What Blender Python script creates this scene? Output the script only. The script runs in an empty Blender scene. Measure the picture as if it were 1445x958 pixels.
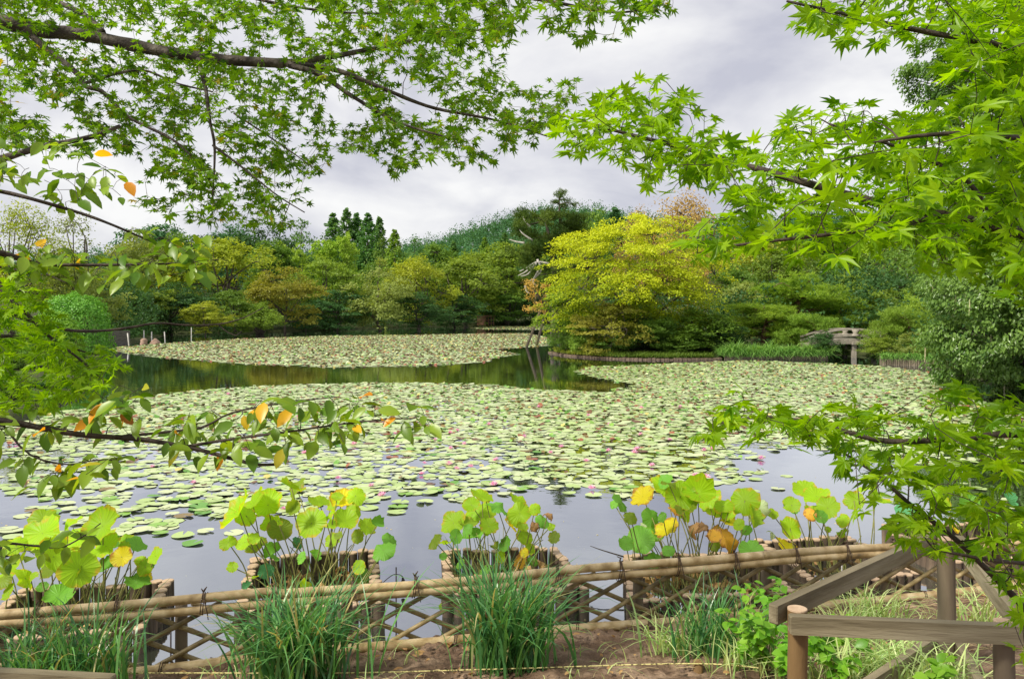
import bpy, math, random
import numpy as np
from mathutils import Vector, Matrix

S = bpy.context.scene
COL = S.collection
rng = np.random.default_rng(11)
R = math.radians

# ------------------------------------------------------------------ camera
F, EYE, CX, HY = 1133.0, 2.6, 722.5, 440.0
cam_d = bpy.data.cameras.new('camera')
cam = bpy.data.objects.new('camera', cam_d)
COL.objects.link(cam)
cam.location = (0, 0, EYE)
cam.rotation_euler = (R(90), 0, 0)
cam_d.sensor_width = 36.0
cam_d.lens = 36.0 * F / 1445.0
cam_d.shift_y = -39.0 / 1445.0
cam_d.clip_start = 0.05
cam_d.clip_end = 4000
S.camera = cam

# ------------------------------------------------------------------ world: overcast sky with broken cloud
SUN_EL, SUN_AZ = 47.0, -124.0          # azimuth measured from +Y towards +X
w = bpy.data.worlds.new('World')
S.world = w
w.use_nodes = True
nt = w.node_tree
nt.nodes.clear()
N, L = nt.nodes.new, nt.links.new
out = N('ShaderNodeOutputWorld')
bg = N('ShaderNodeBackground')
bg.inputs['Strength'].default_value = 0.1
sky = N('ShaderNodeTexSky')
sky.sky_type = 'NISHITA'
sky.sun_disc = False
sky.sun_elevation = R(SUN_EL)
sky.sun_rotation = R(SUN_AZ)
tc = N('ShaderNodeTexCoord')
sep = N('ShaderNodeSeparateXYZ')
L(tc.outputs['Generated'], sep.inputs[0])
def mth(op, a, b=None):
    m = N('ShaderNodeMath'); m.operation = op
    for i, v in enumerate((a, b)):
        if v is None: continue
        if isinstance(v, (int, float)): m.inputs[i].default_value = v
        else: L(v, m.inputs[i])
    return m.outputs[0]
zz = mth('ADD', mth('ABSOLUTE', sep.outputs['Z']), 0.45)
cmb = N('ShaderNodeCombineXYZ')
L(mth('DIVIDE', sep.outputs['X'], zz), cmb.inputs[0])
L(mth('DIVIDE', sep.outputs['Y'], zz), cmb.inputs[1])
no = N('ShaderNodeTexNoise'); no.inputs['Scale'].default_value = 2.3; no.inputs['Detail'].default_value = 7
no.inputs['Roughness'].default_value = 0.52; no.inputs['Distortion'].default_value = 0.35
L(cmb.outputs[0], no.inputs['Vector'])
ramp = N('ShaderNodeValToRGB')
ramp.color_ramp.elements[0].position = 0.40; ramp.color_ramp.elements[0].color = (0.52, 0.525, 0.60, 1)
ramp.color_ramp.elements[1].position = 0.62; ramp.color_ramp.elements[1].color = (0.88, 0.875, 0.87, 1)
e = ramp.color_ramp.elements.new(0.5); e.color = (0.69, 0.69, 0.73, 1)
L(no.outputs['Fac'], ramp.inputs[0])
gain = N('ShaderNodeVectorMath'); gain.operation = 'SCALE'; gain.inputs['Scale'].default_value = 7.3
L(ramp.outputs[0], gain.inputs[0])
mx = N('ShaderNodeMix'); mx.data_type = 'RGBA'; mx.inputs['Factor'].default_value = 0.95
L(sky.outputs[0], mx.inputs[6]); L(gain.outputs[0], mx.inputs[7])
L(mx.outputs[2], bg.inputs[0]); L(bg.outputs[0], out.inputs[0])

# ------------------------------------------------------------------ sun through thin cloud
sd = bpy.data.lights.new('sun', 'SUN')
sd.energy = 3.5
sd.angle = R(10)
sd.color = (1.0, 0.93, 0.80)
sun = bpy.data.objects.new('sun', sd)
COL.objects.link(sun)
sdir = Vector((math.sin(R(SUN_AZ)) * math.cos(R(SUN_EL)), math.cos(R(SUN_AZ)) * math.cos(R(SUN_EL)), math.sin(R(SUN_EL))))
sun.rotation_euler = sdir.to_track_quat('Z', 'Y').to_euler()
sun.location = (0, 0, 60)

S.view_settings.view_transform = 'Standard'
S.view_settings.look = 'None'
S.view_settings.exposure = 0.62
S.view_settings.gamma = 1.0
S.render.engine = 'CYCLES'
S.cycles.max_bounces = 6
S.cycles.diffuse_bounces = 3
S.cycles.transmission_bounces = 4
S.cycles.use_denoising = True

# ------------------------------------------------------------------ helpers
def P(px, py, d):
    return np.array([(px - CX) * d / F, d, EYE - (py - HY) * d / F])
def W(px, py, z=0.0):
    d = (EYE - z) * F / (py - HY)
    return np.array([(px - CX) * d / F, d, z])
def nrm(v):
    return v / np.maximum(np.linalg.norm(v, axis=-1, keepdims=True), 1e-9)

def inpoly(x, y, poly):
    poly = np.asarray(poly, float)
    c = np.zeros(np.shape(x), bool)
    x0, y0 = poly[-1]
    for x1, y1 in poly:
        m = (y1 > y) != (y0 > y)
        with np.errstate(divide='ignore', invalid='ignore'):
            xx = (x0 - x1) * (y - y1) / (y0 - y1 + 1e-12) + x1
        c ^= m & (x < xx)
        x0, y0 = x1, y1
    return c
def polydist(x, y, poly):
    poly = np.asarray(poly, float)
    d = np.full(np.shape(x), 1e9)
    for i in range(len(poly)):
        a, b = poly[i - 1], poly[i]
        ab = b - a
        t = np.clip(((x - a[0]) * ab[0] + (y - a[1]) * ab[1]) / (ab @ ab + 1e-12), 0, 1)
        d = np.minimum(d, np.hypot(x - a[0] - t * ab[0], y - a[1] - t * ab[1]))
    return d
def sdist(x, y, poly):
    return polydist(x, y, poly) * np.where(inpoly(x, y, poly), 1, -1)

class WaveNoise:
    """smooth 2-D noise in about -1..1"""
    def __init__(s, seed, scale, n=14):
        r = np.random.default_rng(seed)
        a = r.uniform(0, 6.283, n)
        k = r.uniform(0.5, 2.0, n) / scale
        s.kx, s.ky, s.ph = np.cos(a) * k * 6.283, np.sin(a) * k * 6.283, r.uniform(0, 6.283, n)
        s.n = n
    def __call__(s, x, y):
        x = np.asarray(x, float)[..., None]; y = np.asarray(y, float)[..., None]
        return np.sin(x * s.kx + y * s.ky + s.ph).sum(-1) / math.sqrt(s.n / 2) / 1.6

class Geo:
    def __init__(s):
        s.V, s.F, s.A, s.n = [], [], [], 0
    def add(s, V, faces, rnd=0.5):
        V = np.asarray(V, float).reshape(-1, 3)
        for f in faces if isinstance(faces, list) else [faces]:
            f = np.asarray(f, int)
            if f.size: s.F.append(f + s.n)
        s.V.append(V)
        s.A.append(np.broadcast_to(np.asarray(rnd, float), (len(V),)))
        s.n += len(V)
    def mesh(s, name, mat, smooth=False):
        me = bpy.data.meshes.new(name)
        V = np.concatenate(s.V); A = np.concatenate(s.A)
        me.vertices.add(len(V)); me.vertices.foreach_set('co', V.astype(np.float32).ravel())
        loops = np.concatenate([f.ravel() for f in s.F])
        cnt = np.concatenate([np.full(len(f), f.shape[1]) for f in s.F])
        st = np.concatenate([[0], np.cumsum(cnt)[:-1]])
        me.loops.add(len(loops)); me.loops.foreach_set('vertex_index', loops.astype(np.int32))
        me.polygons.add(len(cnt)); me.polygons.foreach_set('loop_start', st.astype(np.int32))
        me.polygons.foreach_set('use_smooth', np.full(len(cnt), smooth))
        me.update(calc_edges=True)
        at = me.attributes.new('rnd', 'FLOAT', 'POINT')
        at.data.foreach_set('value', A.astype(np.float32))
        if mat is not None: me.materials.append(mat)
        me.validate()
        return me

def link(name, data, parent=None, loc=(0, 0, 0)):
    o = bpy.data.objects.new(name, data)
    COL.objects.link(o)
    o.location = loc
    if parent is not None: o.parent = parent
    return o
def tag(o, label=None, cat=None, group=None, kind=None):
    if label: o['label'] = label
    if cat: o['category'] = cat
    if group: o['group'] = group
    if kind: o['kind'] = kind
    return o
def empty(name, loc, label, cat, group=None):
    o = link(name, None, None, loc)
    o.empty_display_size = 0.1
    return tag(o, label, cat, group)
def put(name, geo, mat, parent=None, smooth=False):
    """geometry given in world coordinates, hung under parent (an unrotated Empty)"""
    if parent is not None:
        off = np.array(parent.location)
        geo.V = [v - off for v in geo.V]
    return link(name, geo.mesh(name, mat, smooth), parent)

def smooth_path(pts, n):
    """Catmull-Rom through pts"""
    p = np.asarray(pts, float)
    q = np.vstack([2 * p[0] - p[1], p, 2 * p[-1] - p[-2]])
    m = len(p) - 1
    t = np.linspace(0, m, n)
    i = np.clip(t.astype(int), 0, m - 1); u = (t - i)[:, None]
    a, b, c, d = q[i], q[i + 1], q[i + 2], q[i + 3]
    return 0.5 * (2 * b + (c - a) * u + (2 * a - 5 * b + 4 * c - d) * u**2 + (3 * b - 3 * c + d - a) * u**3)

def tube(g, pts, rad, sides=6, rnd=0.5, cap=True):
    p = np.asarray(pts, float); n = len(p)
    rad = np.broadcast_to(np.asarray(rad, float), (n,))
    t = nrm(np.gradient(p, axis=0))
    ref = np.array([0, 0, 1.0]) if abs(t[0, 2]) < 0.9 else np.array([1.0, 0, 0])
    u = nrm(np.cross(t[0], ref)); U = [u]
    for k in range(1, n):
        u = U[-1] - t[k] * (U[-1] @ t[k]); U.append(u / max(np.linalg.norm(u), 1e-9))
    U = np.array(U); Vv = np.cross(t, U)
    a = np.arange(sides) * 2 * math.pi / sides
    ring = p[:, None] + rad[:, None, None] * (U[:, None] * np.cos(a)[None, :, None] + Vv[:, None] * np.sin(a)[None, :, None])
    i = np.arange(n - 1)[:, None] * sides; j = np.arange(sides)[None]; j2 = (j + 1) % sides
    q = np.stack([i + j, i + j2, i + sides + j2, i + sides + j], -1).reshape(-1, 4)
    fs = [q]
    if cap:
        fs.append(np.arange(sides)[::-1][None]); fs.append((np.arange(sides) + (n - 1) * sides)[None])
    g.add(ring.reshape(-1, 3), fs, rnd)

def box(g, c, ax, ay, az, rnd=0.5, bev=0.0):
    """box with half-vectors ax, ay, az, edges chamfered by bev metres"""
    c, ax, ay, az = (np.asarray(v, float) for v in (c, ax, ay, az))
    if bev <= 0:
        s = np.array([[x, y, z] for z in (-1, 1) for y in (-1, 1) for x in (-1, 1)], float)
        V = c + s[:, :1] * ax + s[:, 1:2] * ay + s[:, 2:] * az
        g.add(V, np.array([[0, 2, 3, 1], [4, 5, 7, 6], [0, 1, 5, 4], [2, 6, 7, 3], [0, 4, 6, 2], [1, 3, 7, 5]]), rnd)
        return
    la, lb, lc = np.linalg.norm(ax), np.linalg.norm(ay), np.linalg.norm(az)
    b = min(bev, la * .8, lb * .8, lc * .8)
    ia, ib = 1 - b / la, 1 - b / lb
    oct8 = np.array([(ia, 1), (-ia, 1), (-1, ib), (-1, -ib), (-ia, -1), (ia, -1), (1, -ib), (1, ib)])
    k = min(b / la, b / lb)
    rings = []
    for z, s in ((-1, 1 - k), (-1 + b / lc, 1), (1 - b / lc, 1), (1, 1 - k)):
        rings.append(c + oct8[:, :1] * s * ax + oct8[:, 1:] * s * ay + z * az)
    V = np.concatenate(rings)
    j = np.arange(8); j2 = (j + 1) % 8
    q = np.concatenate([np.stack([r * 8 + j, r * 8 + j2, r * 8 + 8 + j2, r * 8 + 8 + j], -1) for r in range(3)])
    g.add(V, [q, np.arange(8)[::-1][None], (np.arange(8) + 24)[None]], rnd)

def beam(g, a, b, wd, ht, up=(0, 0, 1), rnd=0.5, bev=0.006):
    a, b = np.asarray(a, float), np.asarray(b, float)
    t = nrm(b - a); s = nrm(np.cross(t, np.asarray(up, float))); u = np.cross(s, t)
    box(g, (a + b) / 2, s * wd / 2, u * ht / 2, (b - a) / 2, rnd, bev)

def frames(nv, hv):
    Z = nrm(nv); Y = nrm(hv - (hv * Z).sum(-1, keepdims=True) * Z); X = np.cross(Y, Z)
    return X, Y, Z
def scatter(g, T, TF, pos, nv, hv, sc, rnd):
    """copies of the small template T (Y = heading, Z = normal) baked into g"""
    pos = np.asarray(pos, float); n = len(pos)
    if n == 0: return
    X, Y, Z = frames(nv, hv)
    sc = np.broadcast_to(np.asarray(sc, float), (n,))[:, None, None]
    V = pos[:, None] + sc * (T[None, :, :1] * X[:, None] + T[None, :, 1:2] * Y[:, None] + T[None, :, 2:] * Z[:, None])
    m = len(T)
    fs = [(f[None] + (np.arange(n) * m)[:, None, None]).reshape(-1, f.shape[1]) for f in TF]
    g.add(V.reshape(-1, 3), fs, np.repeat(np.broadcast_to(np.asarray(rnd, float), (n,)), m))

# leaf templates ---------------------------------------------------
def maple_leaf(fine=False):
    ang = np.array([-128, -84, -42, 0, 42, 84, 128]) * math.pi / 180
    ln = np.array([.46, .78, .95, 1.0, .95, .78, .46])
    pts = [(0, 0)]
    for k in range(7):
        a, l = ang[k], ln[k]
        if fine:
            pts.append((math.sin(a - .19) * l * .62, math.cos(a - .19) * l * .62))
        pts.append((math.sin(a) * l, math.cos(a) * l))
        if fine:
            pts.append((math.sin(a + .19) * l * .62, math.cos(a + .19) * l * .62))
        if k < 6:
            b = (ang[k] + ang[k + 1]) / 2
            rr = .40 if fine else .42
            pts.append((math.sin(b) * rr, math.cos(b) * rr))
    pts = np.array(pts)
    r2 = (pts**2).sum(1)
    T = np.column_stack([pts[:, 0] * .82, pts[:, 1] * .92, -.20 * r2])
    k = np.arange(1, len(pts) - 1)
    return T, [np.stack([0 * k, k + 1, k], -1)]
def oval_leaf():
    y = np.array([0, .22, .5, .78, 1.0]); wv = np.array([0, .2, .27, .17, 0])
    V = []
    for yy, ww in zip(y, wv):
        dz = -.22 * yy * yy
        V += [(-ww, yy, dz + ww * .3), (0, yy, dz), (ww, yy, dz + ww * .3)]
    T = np.array(V)
    q = []
    for k in range(4):
        a, b = 3 * k, 3 * k + 3
        q += [(a, a + 1, b + 1, b), (a + 1, a + 2, b + 2, b + 1)]
    return T, [np.array(q)]
def diamond():
    T = np.array([(0, -.5, -.06), (.33, -.05, .05), (0, .5, -.1), (-.33, -.05, .05)])
    return T, [np.array([[0, 1, 2], [0, 2, 3]])]
def needle_tuft(k=7):
    V, f = [], []
    for i in range(k):
        a = i * 2.4; t = .35 + .5 * (i % 3) / 2
        d = np.array([math.cos(a) * math.sin(t * 1.5), math.sin(a) * math.sin(t * 1.5), math.cos(t * 1.5)])
        s = np.cross(d, [0.3, .2, 1]); s = s / np.linalg.norm(s) * .06
        V += [-s, s, d * .9]; f.append((3 * i, 3 * i + 1, 3 * i + 2))
    return np.array(V), [np.array(f)]
ML, MLF, OV, DI, NT = maple_leaf(), maple_leaf(True), oval_leaf(), diamond(), needle_tuft()
def leaf_variants(L0):
    out = []
    for cz, tw, sx in ((1, 0, 1), (2.4, .25, .92), (-.4, -.2, 1.05), (1.6, -.35, .85)):
        T = L0[0].copy(); T[:, 2] = T[:, 2] * cz + tw * T[:, 0] * T[:, 1] + .12 * cz * np.abs(T[:, 0]); T[:, 0] *= sx
        out.append((T, L0[1]))
    return out

# ------------------------------------------------------------------ materials
def newmat(name):
    m = bpy.data.materials.new(name)
    m.use_nodes = True
    t = m.node_tree
    t.nodes.clear()
    o = t.nodes.new('ShaderNodeOutputMaterial')
    return m, t, o
def leafmat(name, c0, c1, trans=.35, tcol=None, gloss=.012, rough=.4, vary=.03, extra=None):
    """leaf blade: colour runs c0..c1 by the leaf's own number; light also comes through the blade"""
    c0, c1 = (tuple(min(.85, v * 1.3) for v in c) for c in (c0, c1))
    m, t, o = newmat(name)
    at = t.nodes.new('ShaderNodeAttribute'); at.attribute_name = 'rnd'
    rp = t.nodes.new('ShaderNodeValToRGB')
    rp.color_ramp.elements[0].color = (*c0, 1); rp.color_ramp.elements[1].color = (*c1, 1)
    if extra:
        rp.color_ramp.elements[1].position = extra[0][0] - .01
        for pos, c in extra:
            e = rp.color_ramp.elements.new(pos); e.color = (*c, 1)
    t.links.new(at.outputs['Fac'], rp.inputs[0])
    oi = t.nodes.new('ShaderNodeObjectInfo')
    mr = t.nodes.new('ShaderNodeMapRange'); mr.inputs[3].default_value = .5 - vary * .25; mr.inputs[4].default_value = .5 + vary * .25
    mv = t.nodes.new('ShaderNodeMapRange'); mv.inputs[3].default_value = 1 - vary * 2; mv.inputs[4].default_value = 1 + vary * 2
    t.links.new(oi.outputs['Random'], mr.inputs[0]); t.links.new(oi.outputs['Random'], mv.inputs[0])
    hs = t.nodes.new('ShaderNodeHueSaturation')
    t.links.new(mr.outputs[0], hs.inputs['Hue']); t.links.new(mv.outputs[0], hs.inputs['Value'])
    t.links.new(rp.outputs[0], hs.inputs['Color'])
    df = t.nodes.new('ShaderNodeBsdfDiffuse'); tr = t.nodes.new('ShaderNodeBsdfTranslucent')
    t.links.new(hs.outputs[0], df.inputs[0])
    tm = t.nodes.new('ShaderNodeMix'); tm.data_type = 'RGBA'; tm.blend_type = 'MULTIPLY'; tm.inputs['Factor'].default_value = 1
    tm.inputs[7].default_value = (*(tcol or (1.5, 1.45, .6)), 1)
    t.links.new(hs.outputs[0], tm.inputs[6]); t.links.new(tm.outputs[2], tr.inputs[0])
    m1 = t.nodes.new('ShaderNodeMixShader'); m1.inputs[0].default_value = trans
    t.links.new(df.outputs[0], m1.inputs[1]); t.links.new(tr.outputs[0], m1.inputs[2])
    gl = t.nodes.new('ShaderNodeBsdfGlossy'); gl.inputs['Roughness'].default_value = rough
    m2 = t.nodes.new('ShaderNodeMixShader'); m2.inputs[0].default_value = gloss
    t.links.new(m1.outputs[0], m2.inputs[1]); t.links.new(gl.outputs[0], m2.inputs[2])
    t.links.new(m2.outputs[0], o.inputs[0])
    return m
def solid(name, stops, scale=6.0, stretch=(1, 1, 1), rough=.7, bump=.3, bscale=None, spec=.3, detail=6, coord='Object', vary=0.0):
    """noise-mottled solid surface"""
    m, t, o = newmat(name)
    b = t.nodes.new('ShaderNodeBsdfPrincipled')
    tcn = t.nodes.new('ShaderNodeTexCoord'); mp = t.nodes.new('ShaderNodeMapping')
    mp.inputs['Scale'].default_value = stretch
    t.links.new(tcn.outputs[coord], mp.inputs[0])
    n1 = t.nodes.new('ShaderNodeTexNoise'); n1.inputs['Scale'].default_value = scale; n1.inputs['Detail'].default_value = detail
    t.links.new(mp.outputs[0], n1.inputs['Vector'])
    rp = t.nodes.new('ShaderNodeValToRGB')
    els = rp.color_ramp.elements
    els[0].position, els[0].color = stops[0][0], (*stops[0][1], 1)
    els[1].position, els[1].color = stops[-1][0], (*stops[-1][1], 1)
    for pos, c in stops[1:-1]:
        e = els.new(pos); e.color = (*c, 1)
    t.links.new(n1.outputs['Fac'], rp.inputs[0])
    colr = rp.outputs[0]
    if vary:
        oi = t.nodes.new('ShaderNodeObjectInfo'); mv = t.nodes.new('ShaderNodeMapRange')
        mv.inputs[3].default_value = 1 - vary; mv.inputs[4].default_value = 1 + vary
        t.links.new(oi.outputs['Random'], mv.inputs[0])
        hs = t.nodes.new('ShaderNodeHueSaturation'); t.links.new(mv.outputs[0], hs.inputs['Value'])
        t.links.new(colr, hs.inputs['Color']); colr = hs.outputs[0]
    t.links.new(colr, b.inputs['Base Color'])
    b.inputs['Roughness'].default_value = rough
    b.inputs['Specular IOR Level'].default_value = spec
    n2 = t.nodes.new('ShaderNodeTexNoise'); n2.inputs['Scale'].default_value = bscale or scale * 4; n2.inputs['Detail'].default_value = 5
    t.links.new(mp.outputs[0], n2.inputs['Vector'])
    bp = t.nodes.new('ShaderNodeBump'); bp.inputs['Strength'].default_value = bump; bp.inputs['Distance'].default_value = .02
    t.links.new(n2.outputs['Fac'], bp.inputs['Height']); t.links.new(bp.outputs[0], b.inputs['Normal'])
    t.links.new(b.outputs[0], o.inputs[0])
    return m

M = {}
# far and middle trees
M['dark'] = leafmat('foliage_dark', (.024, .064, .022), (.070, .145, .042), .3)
M['pinegreen'] = leafmat('foliage_pine', (.070, .135, .020), (.17, .26, .04), .4)
M['pinelight'] = leafmat('foliage_shore_pine', (.085, .17, .020), (.27, .38, .05), .42)
M['pinedark'] = leafmat('foliage_old_pine', (.026, .058, .014), (.12, .165, .030), .3)
M['mid'] = leafmat('foliage_mid', (.055, .125, .024), (.17, .27, .045), .4)
M['olive'] = leafmat('foliage_olive', (.085, .155, .022), (.24, .32, .05), .4)
M['pale'] = leafmat('foliage_pale_olive', (.14, .19, .05), (.28, .34, .095), .42)
M['gold'] = leafmat('foliage_yellow_olive', (.17, .23, .022), (.35, .38, .05), .42)
M['rust'] = leafmat('foliage_rusty', (.14, .165, .025), (.28, .27, .05), .42)
M['orange'] = leafmat('foliage_orange', (.32, .25, .05), (.52, .33, .08), .35, (1.3, 1.1, .6))
M['ochre'] = leafmat('foliage_ochre', (.27, .19, .06), (.42, .29, .09), .35, (1.3, 1.1, .7))
M['bright'] = leafmat('foliage_bright', (.11, .20, .028), (.22, .33, .05), .35)
M['bamboo'] = leafmat('foliage_bamboo', (.17, .29, .03), (.34, .46, .07), .35)
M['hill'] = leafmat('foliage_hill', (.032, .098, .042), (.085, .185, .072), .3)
M['conifer'] = leafmat('foliage_conifer', (.055, .135, .045), (.14, .27, .075), .4)
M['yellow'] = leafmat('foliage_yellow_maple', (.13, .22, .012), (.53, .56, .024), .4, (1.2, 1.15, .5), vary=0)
M['clipped'] = leafmat('foliage_clipped', (.08, .21, .025), (.18, .37, .05), .3, gloss=.03)
M['clippedpale'] = leafmat('foliage_clipped_pale', (.13, .26, .03), (.25, .40, .06), .3)
M['evergreen'] = leafmat('foliage_evergreen', (.045, .11, .02), (.15, .255, .05), .32, gloss=.03, rough=.35)
M['pod'] = leafmat('pods', (.32, .33, .18), (.42, .40, .24), .2)
# near leaves
M['maple'] = leafmat('maple_leaves', (.030, .092, .005), (.15, .285, .014), .5, (1.7, 1.6, .35), gloss=.02, vary=0, extra=[(.93, (.30, .33, .03)), (1.0, (.42, .30, .04))])
M['mapleR'] = leafmat('maple_leaves_bright', (.056, .150, .003), (.262, .41, .008), .52, (1.6, 1.65, .25), gloss=.02, vary=0)
M['cherry'] = leafmat('cherry_leaves', (.06, .14, .010), (.20, .31, .026), .45, (1.8, 1.6, .4), gloss=.025, rough=.35, vary=0, extra=[(.92, (.26, .38, .04)), (.94, (.75, .50, .03)), (.985, (.75, .33, .02)), (1.0, (.30, .11, .02))])
M['lotus_lime'] = None
M['iris'] = leafmat('iris_blades', (.028, .12, .042), (.13, .31, .085), .35, (1.5, 1.4, .6), gloss=.05, rough=.35, vary=0, extra=[(.9, (.16, .28, .08)), (.96, (.50, .46, .20)), (1.0, (.50, .40, .20))])
M['sedge'] = leafmat('striped_blades', (.18, .32, .08), (.50, .56, .26), .3, gloss=.03)
M['weed'] = leafmat('weed_leaves', (.075, .22, .014), (.21, .42, .035), .45, gloss=.025)
M['reed'] = leafmat('reed_blades', (.08, .20, .04), (.22, .38, .09), .3)
M['islegrass'] = leafmat('bank_grass', (.09, .15, .025), (.36, .37, .055), .3)
# wood, stone, earth
M['bark'] = solid('bark', [(.3, (.035, .028, .024)), (.5, (.075, .062, .052)), (.72, (.19, .165, .14))], 14, (1, 1, 1), .85, .9, 30)
M['twig'] = solid('twig_bark', [(.3, (.022, .016, .012)), (.7, (.075, .056, .042))], 20, rough=.7, bump=.4)
M['farbark'] = solid('far_bark', [(.3, (.055, .045, .036)), (.7, (.15, .125, .10))], 3, rough=.9)
M['redbark'] = solid('red_pine_bark', [(.3, (.10, .055, .035)), (.7, (.24, .14, .095))], 5, rough=.9)
M['deadwood'] = solid('dead_wood', [(.3, (.30, .28, .25)), (.7, (.58, .55, .50))], 5, rough=.8)
M['bamboo_pole'] = solid('bamboo_pole', [(.22, (.12, .085, .04)), (.34, (.27, .18, .075)), (.5, (.47, .35, .18)), (.75, (.66, .54, .34))], 9, (1, 1, 1), .42, .12, 60, .45, vary=.14)
M['bamboo_slat'] = solid('bamboo_slat', [(.25, (.11, .085, .04)), (.5, (.25, .19, .085)), (.75, (.40, .31, .17))], 14, rough=.5, bump=.15, vary=.22)
M['tie'] = solid('palm_rope', [(.3, (.05, .03, .02)), (.7, (.14, .095, .065))], 60, rough=.9)
M['greybeam'] = solid('weathered_beam', [(.28, (.10, .080, .045)), (.5, (.225, .190, .12)), (.72, (.38, .335, .23))], 9, (.12, 1, 1), .8, .6, 30, vary=.12)
M['brownpost'] = solid('brown_post', [(.25, (.10, .058, .022)), (.5, (.21, .13, .055)), (.75, (.31, .21, .10))], 6, (1, 1, .16), .7, .4, 24, vary=.1)
M['greypost'] = solid('grey_post', [(.25, (.095, .070, .045)), (.5, (.185, .145, .10)), (.75, (.28, .23, .17))], 6, (1, 1, .16), .75, .4, 24)
M['cut'] = solid('cut_end', [(.25, (.36, .25, .16)), (.75, (.58, .43, .30))], 14, rough=.8, bump=.2)
M['log'] = solid('log_side', [(.25, (.050, .036, .026)), (.5, (.115, .084, .060)), (.75, (.22, .16, .11))], 8, (1, 1, .3), .85, .5, 30, vary=.25)
M['palisade'] = solid('palisade_stake', [(.3, (.12, .095, .065)), (.7, (.32, .265, .20))], 4, rough=.9, vary=.3)
M['stone'] = solid('bridge_stone', [(.3, (.18, .16, .125)), (.7, (.38, .345, .29))], 3, rough=.85, bump=.4)
M['rock'] = solid('rock', [(.3, (.20, .13, .095)), (.7, (.42, .29, .22))], 3, rough=.9, bump=.5)
M['board'] = solid('dark_boards', [(.3, (.055, .05, .05)), (.7, (.16, .145, .135))], 3, (1, 1, 6), rough=.9)
M['hut'] = solid('hut_wood', [(.3, (.20, .105, .06)), (.7, (.34, .20, .12))], 2, rough=.8)
M['white'] = solid('pale_stake', [(.3, (.42, .40, .36)), (.7, (.66, .64, .60))], 4, rough=.7)
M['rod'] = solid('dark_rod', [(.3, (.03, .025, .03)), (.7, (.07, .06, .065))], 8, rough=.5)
M['straw'] = leafmat('straw', (.30, .24, .12), (.52, .44, .25), .2)
M['clod'] = solid('clod', [(.3, (.075, .048, .034)), (.7, (.20, .14, .10))], 8, rough=.95, bump=.6)
M['withered'] = leafmat('withered_leaf', (.26, .15, .06), (.50, .33, .15), .3, (1.2, 1.0, .7))
M['pink'] = leafmat('lily_petals', (.78, .24, .42), (.88, .55, .66), .35, (1.1, 1, 1.0))
M['stamen'] = solid('stamens', [(.3, (.75, .5, .06)), (.7, (.8, .6, .1))], 20, rough=.6)
M['stem'] = solid('lotus_stem', [(.3, (.11, .12, .03)), (.7, (.27, .26, .08))], 12, rough=.6)
M['string'] = solid('twisted_rope', [(.40, (.12, .10, .05)), (.5, (.62, .55, .22)), (.7, (.70, .64, .32))], 60, rough=.8)

# lily pads: pale waxy green, some fresh green, some yellow, brown and wine-red
m, t, o = newmat('lily_pads')
at = t.nodes.new('ShaderNodeAttribute'); at.attribute_name = 'rnd'
rp = t.nodes.new('ShaderNodeValToRGB'); rp.color_ramp.interpolation = 'CONSTANT'
els = rp.color_ramp.elements
els[0].color = (.42, .52, .22, 1); els[1].position = .22; els[1].color = (.46, .54, .28, 1)
for pos, c in ((.40, (.36, .48, .16)), (.56, (.49, .55, .30)), (.70, (.11, .28, .03)), (.78, (.20, .38, .05)), (.84, (.50, .44, .12)), (.86, (.20, .14, .04)), (.92, (.13, .065, .025)), (.97, (.26, .085, .035))):
    e = els.new(pos); e.color = (*c, 1)
t.links.new(at.outputs['Fac'], rp.inputs[0])
b = t.nodes.new('ShaderNodeBsdfPrincipled')
t.links.new(rp.outputs[0], b.inputs['Base Color'])
b.inputs['Roughness'].default_value = .42; b.inputs['Specular IOR Level'].default_value = .6
t.links.new(b.outputs[0], o.inputs[0])
M['pad'] = m

# pond water: mirror over dark murk
m, t, o = newmat('pond_water')
gl = t.nodes.new('ShaderNodeBsdfGlossy'); gl.inputs['Roughness'].default_value = .025; gl.inputs[0].default_value = (.84, .87, .95, 1)
df = t.nodes.new('ShaderNodeBsdfDiffuse'); df.inputs[0].default_value = (.030, .036, .022, 1)
lw = t.nodes.new('ShaderNodeFresnel'); lw.inputs['IOR'].default_value = 1.33
mr = t.nodes.new('ShaderNodeMapRange'); mr.inputs[1].default_value = 0; mr.inputs[2].default_value = .5; mr.inputs[3].default_value = .40; mr.inputs[4].default_value = .95
t.links.new(lw.outputs[0], mr.inputs[0])
mxs = t.nodes.new('ShaderNodeMixShader')
t.links.new(mr.outputs[0], mxs.inputs[0]); t.links.new(df.outputs[0], mxs.inputs[1]); t.links.new(gl.outputs[0], mxs.inputs[2])
tcn = t.nodes.new('ShaderNodeTexCoord'); n1 = t.nodes.new('ShaderNodeTexNoise'); n1.inputs['Scale'].default_value = 2.2; n1.inputs['Detail'].default_value = 3
t.links.new(tcn.outputs['Object'], n1.inputs['Vector'])
bp = t.nodes.new('ShaderNodeBump'); bp.inputs['Strength'].default_value = .05; bp.inputs['Distance'].default_value = .05
t.links.new(n1.outputs['Fac'], bp.inputs['Height']); t.links.new(bp.outputs[0], gl.inputs['Normal'])
t.links.new(mxs.outputs[0], o.inputs[0])
M['water'] = m

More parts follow.
